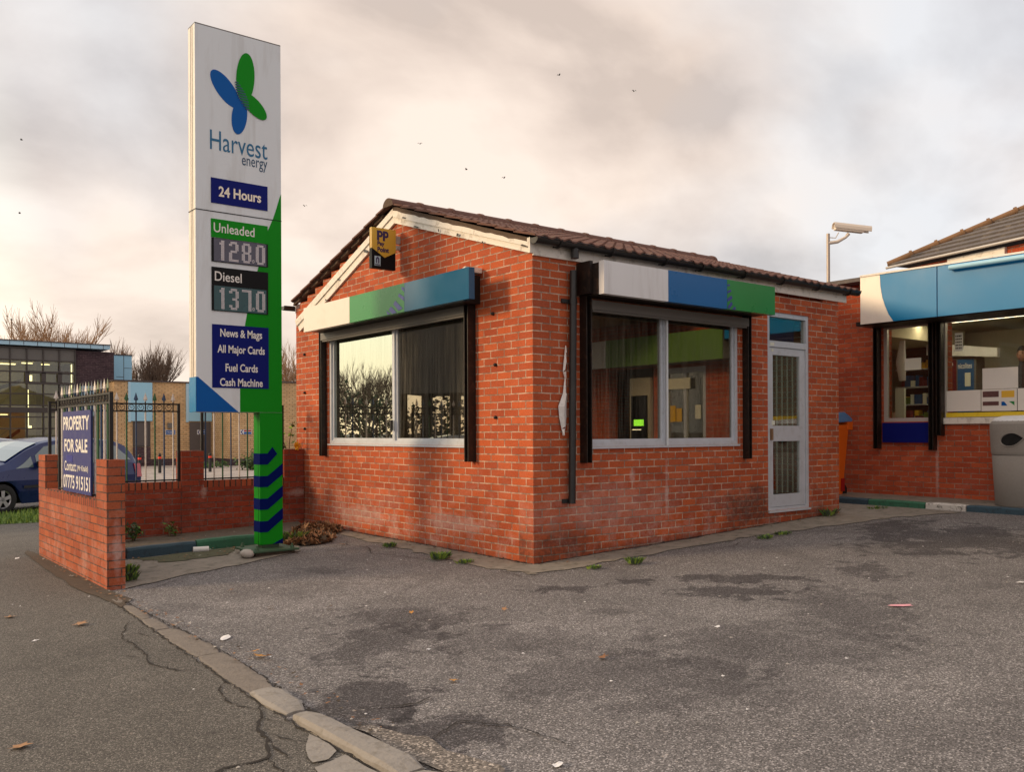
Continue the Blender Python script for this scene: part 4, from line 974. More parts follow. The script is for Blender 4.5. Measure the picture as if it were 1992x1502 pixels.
# ------------------------------------------------------------------ kerb stones
def kerb(label, a, b, h, mat, w_=.12, grp='painted kerb stones'):
    a, b = Vector(a), Vector(b); d = (b-a).normalized(); nn = Vector((-d.y, d.x)); n = max(3, int((b-a).length/.12)); rows = []
    prof = [(0, -.06), (0, h*.8), (.12, h), (.9, h), (1, h*.7), (1, -.06)]
    for k in range(n+1):
        p = a.lerp(b, k/n); rows.append([Vector((p.x+nn.x*w_*t, p.y+nn.y*w_*t, gz(p.x, p.y)+hh+(random.uniform(-.003, .003) if hh > 0 else 0)-(.006 if k in (0, n) and hh > 0 else 0))) for t, hh in prof])
    mb = MB()
    for k in range(n):
        for q in range(len(prof)-1): mb.add([rows[k][q], rows[k][q+1], rows[k+1][q+1], rows[k+1][q]], [(0, 1, 2, 3)])
    mb.add(rows[0], [tuple(reversed(range(len(prof))))]); mb.add(rows[-1], [tuple(range(len(prof)))])
    c = (a+b)/2
    return tag(mb.build('kerb_stone', mat, base=(c.x, c.y, gz(c.x, c.y))), label, 'kerb stone', grp)
kerb('dark blue painted kerb stone beside the brick pillar', (-2.74, 3.56), (-2.015, 3.52), .115, 'kerb_blue')
kerb('green painted kerb stone running up to the price sign base', (-2.0, 3.52), (-1.33, 3.44), .125, 'kerb_green')
KX = 6.27
for (a, b, m, lb) in ((1.9, .21, 'kerb_blue', 'blue kerb stone near the orange bin'), (.195, -.61, 'kerb_green', 'green kerb stone below the small kiosk window'), (-.625, -1.15, 'kerb_white', 'flaking white kerb stone left of the grey litter bin'), (-1.165, -2.3, 'kerb_blue', 'blue kerb stone at the foot of the grey litter bin'), (-2.315, -3.3, 'kerb_green', 'green kerb stone beyond the grey litter bin')):
    kerb(lb, (KX, b), (KX, a), .085, m, -.13)
mb = MB()
ys = [2.8-i*.4 for i in range(30)]
for a, b in zip(ys, ys[1:]):
    mb.add([(KX+.125, a, gz(KX, a)+.075), (KX+.125, b, gz(KX, b)+.075), (7.25, b, gz(7.2, b)+.06), (7.25, a, gz(7.2, a)+.06)], [(0, 1, 2, 3)])
struct(mb.build('kiosk_pavement', 'concrete'))
# ------------------------------------------------------------------ kiosk building on the right
KF = FF(7.2); KZ = .15
ks = thing('kiosk_building', 'red brick petrol kiosk with blue fascia behind the shop', 'building', (9, -2, .25))
kw = MB().prism([(-2.9, -.1), (9.0, -.1), (9.0, 3.5), (-2.9, 3.5)], KF, -.24, 0,
                holes=[rect(-.485, .235, 1.40, 2.82), rect(.425, 3.0, 1.43, 2.82), rect(3.75, 4.75, .35, 2.45), rect(5.0, 6.2, .35, 2.5)])
kw.box((7.44, 2.66, -.1), (10.6, 2.9, 3.5)); kw.box((10.36, -9, -.1), (10.6, 2.66, 3.5)); kw.box((7.44, -9.0, -.1), (10.36, -8.76, 3.5))
kw.build('wall', 'brick_kiosk', ks)
MB().box((6.9, -9, 3.5), (10.7, 2.95, 3.56)).build('flat_roof', 'slate', ks)
MB().box((7.44, -8.76, .72), (10.36, 2.66, .78)).build('floor', 'int_pale', ks)
ci = MB().box((7.44, -8.76, 2.95), (10.36, 2.66, 3.0)).build('ceiling', 'int_pale', ks)
MB().prism(rect(-2.6, 8.7, .8, 2.95), FF(10.35), -.02, 0).build('back_wall', 'int_pale', ks)
MB().box((7.45, 1.75, .8), (10.3, 1.80, 2.95)).build('partition', 'int_pale', ks)
MB().box((7.5, .55, 2.70), (9.9, 1.7, 2.94)).build('bulkhead', 'int_olive', ks)
MB().box((8.3, -1.6, 2.925), (8.42, 0.9, 2.948)).build('ceiling_light', 'room_lamp', ci)
# window 1
kf1 = MB().prism(rect(-.485, .235, 1.40, 2.82), KF, -.07, -.01, holes=[rect(-.435, .215, 1.455, 2.78)]).build('window', 'alu_pale', ks)
MB().prism(rect(-.435, .215, 1.455, 2.78), KF, -.045, -.04).build('pane', 'glass_clear', kf1)
MB().prism(rect(-.48, .235, 1.095, 1.385), KF, .001, .05).build('blue_panel', 'sign_navy', ks)
kf2 = MB().prism(rect(.425, 3.0, 1.43, 2.82), KF, -.07, -.01, holes=[rect(.44, 2.96, 1.45, 2.79)]).build('window', 'alu_pale', ks)
MB().prism(rect(.44, 2.96, 1.45, 2.79), KF, -.045, -.04).build('pane', 'glass_clear', kf2)
MB().prism(rect(.43, 3.0, 1.36, 1.445), KF, .001, .04).build('sill', 'white_board', ks)
for u, z0 in ((-.555, 1.0), (.285, .99), (.395, 1.20)):
    guide(KF, u, z0, 2.84, .075, .11).build('shutter_guide', ['black_metal', 'alu'], ks)
MB().prism(rect(-.6, 3.1, 2.80, 2.86), KF, .001, .55).build('soffit', 'black_metal', ks)
# fascia panels: navy side box and blue front
kf = thing('kiosk_sign', 'long blue and cream fascia sign above the kiosk windows', 'sign', (6.9, -1, 2.82)); F6 = FF(6.60)
MB().prism(rect(-.49, 2.84, 2.83, 3.50), F6, -.55, -.02).build('housing', 'sign_navy', kf)
arc = [(-.14+.31*math.sin(t)*0, 0) for t in (0,)]
crv = [(-.20, 3.50), (-.19, 3.33), (-.165, 3.18), (-.125, 3.05), (-.07, 2.92), (0.0, 2.815)]
MB().prism([(-.50, 2.815)]+[(0.0, 2.815)]+crv[::-1][1:]+[(-.50, 3.50)], F6, -.02, .0).build('panel', 'sign_cream', kf)
MB().prism([(0.004, 2.815), (.62, 2.815), (.62, 3.50), (-.196, 3.50)]+[(a+.004, b) for a, b in crv[1:-1]], F6, -.02, 0).build('panel', 'sign_sky', kf)
for a, b in ((.635, 2.85),): MB().prism(rect(a, b, 2.815, 3.50), F6, -.02, 0.002).build('panel', 'sign_sky', kf)
tr = MB().tube([(6.53, -.83, 3.44), (6.53, -2.8, 3.44)], .035, 10); tr.box((6.55, -.86, 3.41), (6.60, -.83, 3.47)); tr.build('trough_light', 'pale_blue', kf)
MB().box((6.585, -2.85, 3.50), (6.9, .50, 3.525)).build('edge_trim', 'white_board', kf)
kg = thing('kiosk_sign', 'green fascia sign over the shop doors, seen reflected in the side window', 'sign', (6.9, -4.3, 2.5))
MB().prism(rect(2.9, 5.68, 2.50, 3.0), F6, -.55, -.02).build('housing', 'grey_panel', kg)
MB().prism(rect(2.9, 5.68, 2.49, 3.01), F6, -.02, 0).build('panel', 'fascia_olive', kg)
MB().prism(rect(5.685, 6.8, 2.49, 3.01), F6, -.02, 0).build('panel', 'sign_grey', kg)
cp = MB().box((2.6, -9.0, 3.32), (6.9, -3.7, 3.50)).build('canopy', 'wood_board', ks); MB().box((2.75, -8.9, -.2), (2.9, -8.75, 3.32)).build('column', 'alu', cp)
# doors and cash machine seen in the reflection
dk = MB().prism(rect(3.75, 4.75, .35, 2.45), KF, -.08, -.02, holes=[rect(3.83, 4.22, .5, 2.35), rect(4.28, 4.67, .5, 2.35)]).build('door', 'alu', ks)
MB().prism(rect(3.80, 4.70, .45, 2.4), KF, -.06, -.055).build('pane', 'glass_clear', dk)
for u0, z0, z1, m in ((3.9, 1.5, 1.75, 'paper'), (4.35, 1.45, 1.7, 'poster_yellow'), (4.5, 1.45, 1.75, 'poster_yellow')): MB().prism(rect(u0, u0+.13, z0, z1), KF, -.05, -.045).build('notice', m, dk)
MB().prism(rect(4.1, 4.75, 2.05, 2.25), KF, .001, .02).build('door_sign', 'paper', ks)
atm = thing('cash_machine', 'black cash machine with a green screen, seen reflected in the side window', 'cash machine', (7.1, -5.3, .3))
MB().prism(rect(5.02, 5.55, .4, 2.3), KF, .001, .08).build('surround', 'int_pale', atm); MB().prism(rect(5.08, 5.48, .5, 1.96), KF, .08, .12).build('body', 'sign_black', atm)
MB().prism(rect(5.15, 5.40, 1.38, 1.50), KF, .12, .125).build('screen', 'screen_green', atm)
MB().prism(rect(5.22, 5.44, 1.30, 1.315), KF, .12, .126).build('slot_light', 'lamp_glow', atm)
# things stuck in or standing behind the kiosk glass
G = FF(7.2)
def card(name, label, cat, u0, u1, z0, z1, mat, n=-.03, x=7.2, grp=None):
    o = MB().prism(rect(u0, u1, z0, z1), FF(x), n, n+.006).build(name, mat, base=(x, -(u0+u1)/2, z0)); return tag(o, label, cat, grp)
card('white_panel', 'white panel filling the lower left of the wide kiosk window', 'panel', .445, .915, 1.535, 1.825, 'paper_white')
po = card('poster_panel', 'white poster panel with yellow, blue and green pictures in the kiosk window', 'poster', .925, 1.385, 1.53, 1.825, 'paper_white', -.028)
for r_, m in ((rect(.945, 1.155, 1.72, 1.80), 'poster_brown'), (rect(.945, 1.155, 1.605, 1.66), 'poster_brown'), (rect(1.19, 1.355, 1.71, 1.80), 'poster_yellow'), ([(1.19, 1.60), (1.265, 1.60), (1.225, 1.655), (1.19, 1.655)], 'sign_blue'), ([(1.355, 1.60), (1.355, 1.655), (1.285, 1.655), (1.32, 1.63)], 'sign_green_soft')):
    MB().prism(r_, FF(7.2), -.021, -.019).build('picture', m, po)
card('white_panel', 'plain white panel right of the poster with coloured pictures', 'panel', 1.395, 1.9, 1.53, 1.825, 'paper_white', -.029)
card('white_panel', 'upper white panel standing above the coloured poster in the kiosk window', 'panel', .94, 1.40, 1.83, 2.115, 'paper_white', -.031)
card('yellow_strip', 'yellow strip along the bottom of the wide kiosk window', 'strip', .44, 2.95, 1.455, 1.515, 'band_yellow', -.03)
nt_ = card('notice', 'tall printed notice taped to the top of the wide kiosk window', 'notice', .565, .675, 2.375, 2.635, 'paper', -.032)
mb = MB()
for i in range(5):
    for j in range(4):
        z = 2.60-i*.042; u = .575+j*.023; mb.prism(rect(u, u+.018*random.uniform(.7, 1), z-.022, z), FF(7.2), -.025, -.0235)
mb.build('print', 'int_dark', nt_)
card('notice', 'blank yellowish notice in the narrow kiosk window', 'notice', -.17, .075, 2.155, 2.325, 'paper', -.034)
hb = MB()
for k in range(5): hb.tube([(7.52, .38-.01*k, 2.62), (7.52, .385, 2.3), (7.53, .37, 2.02)], [.02, .075, .05], 8)
tag(hb.build('hanging_bag', 'sign_grey', base=(7.52, .38, 2.0)), 'grey carrier bags hanging inside the left edge of the narrow kiosk window', 'bag')
cp_ = MB().box((7.45, .30, 1.46), (7.50, .44, 1.9)); tag(cp_.build('door_edge', 'blind_green', base=(7.47, .37, 1.46)), 'pale upright strip inside the narrow kiosk window, below the hanging bags', 'strip')
ctr_ = thing('counter', 'kiosk counter with small boxes behind the narrow window', 'counter', (8.0, .5, .78)); MB().box((7.6, -.4, .78), (8.1, 1.2, 1.44)).build('counter_top', 'int_pale', ctr_)
rq = random.Random(6); cb = MB()
for k in range(9): y = -.3+k*.16; cb.box((7.7, y, 1.44), (7.8, y+rq.uniform(.06, .13), 1.44+rq.uniform(.05, .16)), rq.randrange(4))
build_each(cb, 'small_box', ['paper_white', 'poster_blue', 'leaf_green', 'poster_red'], ctr_)
def shelf_unit():
    t = thing('shelf_unit', 'dark shelf unit stocked with packets behind the narrow kiosk window', 'shelf', (9.6, 1.2, .78))
    MB().box((9.7, .88, .78), (9.75, 1.5, 2.75)).build('back_panel', 'int_dark', t)
    for z in (1.1, 1.4, 1.7, 2.0, 2.3): MB().box((9.4, .88, z), (9.7, 1.5, z+.02)).build('shelf', 'alu', t)
    mb = MB(); rr = random.Random(4)
    for z in (1.12, 1.42, 1.72, 2.02, 2.32):
        y = .9
        while y < 1.42:
            w_ = rr.uniform(.05, .1); mb.box((9.45, y, z), (9.6, y+w_, z+rr.uniform(.1, .2)), rr.randrange(5)); y += w_+.01
    mb.build('packets', ['paper', 'poster_red', 'poster_blue', 'leaf_green', 'poster_yellow'], t)
shelf_unit()
dc = thing('display_cabinet', 'red and blue display cabinet inside the kiosk with white lettering', 'cabinet', (9.3, .45, .78))
DF = frame((9.3, -.10, 0), (0, -1, 0), (0, 0, 1))
MB().prism(rect(-.85, -.19, .8, 2.46), DF, -.3, 0).build('cabinet_body', 'grey_panel', dc)
MB().prism(rect(-.85, -.50, .85, 2.42), DF, .002, .012).build('red_door', 'poster_red', dc); MB().prism(rect(-.48, -.22, .85, 2.42), DF, .002, .012).build('blue_door', 'poster_blue', dc)
text('VIP', DF, -.72, -.55, 2.27, 2.38, .012, 'letter_white', dc, bold=.01); text('nicolites', DF, -.47, -.25, 2.27, 2.36, .012, 'letter_white', dc, bold=.01)
MB().prism(rect(-.74, -.66, 1.95, 2.30), DF, .014, .018).build('leaflet', 'paper', dc); MB().prism(rect(-.36, -.27, 1.98, 2.20), DF, .014, .018).build('leaflet', 'paper', dc)
sh = MB().prism([(-.95, 2.52), (.18, 2.42), (.18, 2.56), (-.95, 2.72)], DF, .0, .10); tag(sh.build('shelf_header', 'sign_grey', base=(9.3, .3, 2.5)), 'grey header board above the display cabinet in the kiosk', 'sign')
# ------------------------------------------------------------------ person behind the kiosk counter
def person():
    t = thing('person', 'person with short dark hair in dark clothes behind the kiosk window', 'person', (9.3, -.62, .78))
    me = bpy.data.meshes.new('body'); bx, by, bz = 0, 0, 0
    J = [(0, 0, .98, .13), (0, 0, 1.18, .125), (0, 0, 1.36, .15), (0, 0, 1.46, .06), (0, 0, 1.54, .052), (-.01, 0, 1.63, .075), (0, 0, 1.70, .07),
         (0, .17, 1.40, .06), (0, .24, 1.14, .045), (-.12, .26, .95, .035), (-.22, .24, .93, .03), (0, -.17, 1.40, .06), (0, -.24, 1.14, .045), (-.12, -.26, .95, .035), (-.22, -.24, .93, .03),
         (0, .09, .90, .095), (0, .10, .50, .065), (0, .10, .08, .045), (-.12, .10, .04, .04), (0, -.09, .90, .095), (0, -.10, .50, .065), (0, -.10, .08, .045), (-.12, -.10, .04, .04)]
    Ed = [(0, 1), (1, 2), (2, 3), (3, 4), (4, 5), (5, 6), (2, 7), (7, 8), (8, 9), (9, 10), (2, 11), (11, 12), (12, 13), (13, 14), (0, 15), (15, 16), (16, 17), (17, 18), (0, 19), (19, 20), (20, 21), (21, 22)]
    me.from_pydata([j[:3] for j in J], Ed, []); o = bpy.data.objects.new('body', me); COL.objects.link(o); o.parent = t; o['_o'] = t['_o']
    o.modifiers.new('skin', 'SKIN'); 
    for i, j in enumerate(J): me.skin_vertices[0].data[i].radius = (j[3], j[3])
    me.skin_vertices[0].data[0].use_root = True
    sb = o.modifiers.new('sub', 'SUBSURF'); sb.levels = 1; sb.render_levels = 2; me.materials.append(MATS['cloth_dark'])
    H0 = Vector(t['_o'])+Vector((-.02, 0, 1.655))
    def ell(c, r, mat, nm, par, keep=None):
        bm = bmesh.new(); bmesh.ops.create_uvsphere(bm, u_segments=20, v_segments=14, radius=1); mb = MB()
        vs = []
        for v in bm.verts:
            p = v.co.copy(); vs.append(Vector((p.x*r[0], p.y*r[1], p.z*r[2]))+Vector(c))
        bm.verts.index_update(); mb.add(vs, [tuple(v.index for v in f.verts) for f in bm.faces if keep is None or keep(f.calc_center_median())], 0, True); bm.free()
        return mb.build(nm, mat, par)
    hd = ell(H0, (.095, .075, .118), 'skin', 'head', t)
    ell(H0+Vector((-.098, 0, -.01)), (.016, .012, .024), 'skin', 'nose', hd)
    for s_ in (1, -1): ell(H0+Vector((-.082, .03*s_, .012)), (.012, .013, .007), 'hair', 'eye', hd); ell(H0+Vector((.0, .077*s_, -.005)), (.02, .01, .03), 'skin', 'ear', hd); ell(H0+Vector((-.084, .03*s_, .034)), (.010, .019, .005), 'hair', 'eyebrow', hd)
    ell(H0+Vector((-.084, 0, -.058)), (.010, .022, .006), 'poster_red', 'mouth', hd)
    ell(H0+Vector((.012, 0, .022)), (.100, .084, .118), 'hair', 'hair', t, keep=lambda c: c.z > .28 or (c.x > .25 and c.z > -.5))
    return t
person()
# ------------------------------------------------------------------ roof of the house behind the kiosk
hs = thing('slate_roofed_house', 'house with grey slate hipped roof and orange ridge tiles behind the kiosk sign', 'house', (11.5, -2, 0))
E0 = Vector((8.683, 1.235, 4.0)); E1 = Vector((8.014, -1.162, 4.0)); ed_ = (E1-E0).normalized(); back = Vector((-ed_.y, ed_.x, 0))
if back.x < 0: back = -back
E2 = E0+ed_*5.2
pit = .52; Hp = E0+ed_*3.4+back*3.6+Vector((0, 0, 3.6*pit)); H2 = E2+back*3.6+Vector((0, 0, 3.6*pit))
up = (back+Vector((0, 0, pit))).normalized(); nn = ed_.cross(up); nn = nn if nn.z > 0 else -nn
mb = MB(); rows = 16
hipd = (Hp-E0)
for r_ in range(rows):
    a, b = r_/rows, (r_+1)/rows
    p0, p1 = E0+hipd*a, E0+hipd*b; q0, q1 = E2.lerp(H2, a), E2.lerp(H2, b)
    lift0 = nn*.03
    mb.add([p0+lift0, q0+lift0, q1, p1], [(0, 1, 2, 3)]); mb.add([p0+lift0, q0+lift0, q0, p0], [(3, 2, 1, 0)])
ridge_run = -ed_
B0 = E0+back*7.2
mb.add([E0, Hp, B0], [(0, 2, 1)]); mb.add([B0, Hp, H2, E2+back*7.2], [(0, 3, 2, 1)])
hr = mb.build('roof', 'slate', hs)
rt = MB(); n = 13
for i in range(n):
    a, b = E0+hipd*(i/n), E0+hipd*((i+1)/n); rt.tube([a+Vector((0, 0, .03)), b+Vector((0, 0, .03))], [.05, .058], 8); rt.tube([b-hipd.normalized()*.04+Vector((0, 0, .035)), b+Vector((0, 0, .035))], .072, 8)
rt.build('hip_tile', 'ridge_orange', hr)
rt = MB().tube([Hp, H2], .10, 8); rt.build('ridge_tile', 'ridge_orange', hr)
gu = MB().tube([E0-back*.03-Vector((0, 0, .03)), E2-back*.03-Vector((0, 0, .03))], .022, 8); gu.build('gutter', 'alu_pale', hs)
hw = MB(); I0 = E0+back*.35+ed_*.35; I1 = E2+back*.35; z1 = 3.93
def wallseg(mb, a, b, z0, z1, t=.2, mi=0):
    d = (b-a).normalized(); n_ = Vector((-d.y, d.x, 0)); n_ = n_ if n_.dot(back) > 0 else -n_
    vs = [Vector((p.x, p.y, z)) for z in (z0, z1) for p in (a, b, b+n_*t, a+n_*t)]; mb.add(vs, [(0, 3, 2, 1), (4, 5, 6, 7), (0, 1, 5, 4), (1, 2, 6, 5), (2, 3, 7, 6), (3, 0, 4, 7)], mi)
wallseg(hw, I0-back*.2, I0+ed_*5-back*.2, 3.565, z1); hw.build('wall', 'brick_kiosk', hs)
hw = MB(); wallseg(hw, I0+ed_*.75-back*.25, I0+ed_*1.75-back*.25, 3.57, z1, .05); hw.build('white_infill', 'white_board', hs)
# ------------------------------------------------------------------ security camera
cc = thing('security_camera', 'white security camera on a pole above the kiosk roof', 'security camera', (7.47, 1.57, 3.56))
MB().tube([(7.47, 1.57, 3.56), (7.47, 1.57, 4.44)], .028, 10).build('pole', 'steel_pole', cc)
MB().box((7.38, 1.48, 3.56), (7.56, 1.66, 3.585)).build('pole_base', 'sign_navy', cc)
dirc = (Vector((7.95, 1.19, 0))-Vector((7.56, 1.50, 0))).normalized()
arm = MB().tube([(7.47, 1.57, 4.29), Vector((7.47, 1.57, 4.31))+dirc*.15, Vector((7.47, 1.57, 4.38))+dirc*.28, Vector((7.47, 1.57, 4.44))+dirc*.33], [.03, .028, .022, .03], 8)
arm.tube([(7.47, 1.57, 4.38), Vector((7.47, 1.57, 4.37))+dirc*.12, Vector((7.47, 1.57, 4.46))+dirc*.17], .008, 5); arm.build('arm', 'cctv_white', cc)
sv = dirc.cross(Vector((0, 0, 1))); ctr = Vector((7.47, 1.57, 4.52))+dirc*.36; Mx = Matrix((dirc, sv, dirc.cross(-sv))).transposed()
dd_ = (dirc+Vector((0, 0, -.12))).normalized(); uu = dd_.cross(sv).normalized(); uu = uu if uu.z > 0 else -uu
def cf(a, b, c): return ctr+dd_*a+sv*b+uu*c
mb = MB()
oc = [(-.055, -.05), (.055, -.05), (.062, .02), (.045, .055), (-.045, .055), (-.062, .02)]
v0 = [cf(-.25, a, b) for a, b in oc]; v1 = [cf(.2, a, b) for a, b in oc]; mb.add(v0+v1, [tuple(range(6))]+[tuple(range(11, 5, -1))]+[(i, i+6, (i+1) % 6+6, (i+1) % 6) for i in range(6)])
hd = [(-.068, -.02), (-.068, .03), (-.05, .066), (.05, .066), (.068, .03), (.068, -.02)]
for i in range(5):
    (a, b), (c, d) = hd[i], hd[i+1]; mb.add([cf(-.28, a, b), cf(.32, a, b), cf(.32, c, d), cf(-.28, c, d), cf(-.28, a*.95, b-.006), cf(.32, a*.95, b-.006), cf(.32, c*.95, d-.006), cf(-.28, c*.95, d-.006)], [(0, 1, 2, 3), (7, 6, 5, 4), (1, 5, 6, 2), (0, 3, 7, 4)])
mb.build('housing', 'cctv_white', cc)
MB().add([cf(.202, a*.8, b*.8) for a, b in oc], [tuple(range(6))]).build('lens_glass', 'void_black', cc)
# ------------------------------------------------------------------ bins
bn = thing('litter_bin', 'round grey litter bin with oval opening in front of the kiosk window', 'litter bin', (6.78, -1.62, .29))
BC = Vector((6.78, -1.62, 0)); zb = .29
MB().lathe([(0, 0), (.28, 0), (.30, .02), (.335, .655), (.33, .66)], BC+Vector((0, 0, zb)), 32).build('lower_body', 'bin_grey', bn)
mb = MB(); n = 40; prof = [(.337, .665), (.345, .70), (.36, .98), (.358, 1.06), (.33, 1.10)]
tdir = math.atan2(-.77, -.62)  # the opening faces the camera side
segs = 64; vr = []
for (r_, h) in prof: vr.append([BC+Vector((r_*math.cos(2*math.pi*j/segs), r_*math.sin(2*math.pi*j/segs), zb+h)) for j in range(segs)])
for i in range(len(prof)-1):
    for j in range(segs): mb.add([vr[i][j], vr[i][(j+1) % segs], vr[i+1][(j+1) % segs], vr[i+1][j]], [(0, 1, 2, 3)], 0, True)
mb.build('hood', 'bin_grey', bn)
MB().lathe([(.335, 1.095), (.30, 1.14), (.20, 1.165), (0, 1.17)], BC+Vector((0, 0, zb)), 32).build('lid_bag', 'sign_grey', bn)
def onbin(th, h, r_=.356): return BC+Vector((r_*math.cos(th), r_*math.sin(th), zb+h))
t0 = math.atan2(-6.656+1.62, -5.513-6.78)-R(18)
mb = MB(); ring = []; n = 24
for sc_, rr_ in ((1.18, .349), (1.08, .366), (1.0, .358)):
    ring.append([])
    for i in range(n):
        a = 2*math.pi*i/n; tx = math.cos(a); tz = math.sin(a); ee = .36*tx*sc_; sh_ = (.078 if tx < 0 else .078*(1-.75*tx**2))*sc_
        ring[-1].append(onbin(t0+ee, .86+tz*sh_+.015*tx, rr_+.0))
for k in range(2):
    for i in range(n): mb.add([ring[k][i], ring[k][(i+1) % n], ring[k+1][(i+1) % n], ring[k+1][i]], [(0, 1, 2, 3)], 0, True)
mb.build('opening_rim', 'bin_grey', bn)
mb = MB(); cpt = onbin(t0, .86, .362)
for i in range(n): mb.add([cpt, ring[2][i], ring[2][(i+1) % n]], [(0, 1, 2)])
mb.build('opening', 'void_black', bn)
ob = thing('wheelie_bin', 'orange wheeled bin with blue lid between the shop and the kiosk', 'wheelie bin', (6.75, .9, .25))
mb = MB(); bcx, bcy = 6.70, 1.2
lo4 = [(bcx-.24, bcy-.24), (bcx+.17, bcy-.24), (bcx+.17, bcy+.24), (bcx-.24, bcy+.24)]; hi4 = [(bcx-.28, bcy-.29), (bcx+.27, bcy-.29), (bcx+.27, bcy+.29), (bcx-.28, bcy+.29)]
vs = [(x, y, .30) for x, y in lo4]+[(x, y, 1.36) for x, y in hi4]; mb.add(vs, [(0, 3, 2, 1), (0, 1, 5, 4), (1, 2, 6, 5), (2, 3, 7, 6), (3, 0, 4, 7), (4, 5, 6, 7)]); mb.build('bin_body', 'orange_plastic', ob, bevel=.015)
MB().box((bcx+.22, bcy-.30, 1.28), (bcx+.36, bcy+.28, 1.42)).build('rim', 'orange_plastic', ob, bevel=.01)
MB().tube([(bcx+.38, bcy-.28, 1.31), (bcx+.38, bcy+.26, 1.31)], .018, 8).build('handle', 'black_plastic', ob)
lid = MB(); pr = [(bcx-.32, 1.38), (bcx-.30, 1.46), (bcx-.1, 1.54), (bcx+.12, 1.55), (bcx+.24, 1.50), (bcx+.33, 1.45), (bcx+.33, 1.41)]
lid.prism(pr, frame((0, bcy-.31, 0), (1, 0, 0), (0, 0, 1)), -.62, 0); lid.build('lid', 'bin_blue', ob, bevel=.01)
MB().box((bcx+.10, bcy-.262, .36), (bcx+.19, bcy-.25, .55)).build('reflector', 'red_plastic', ob)
for s_ in (-.2, .2): MB().lathe([(0, -.03), (.10, -.03), (.10, .03), (0, .03)], (bcx+.2, bcy+s_, .36), 16, axis='y').build('wheel', 'tyre', ob)
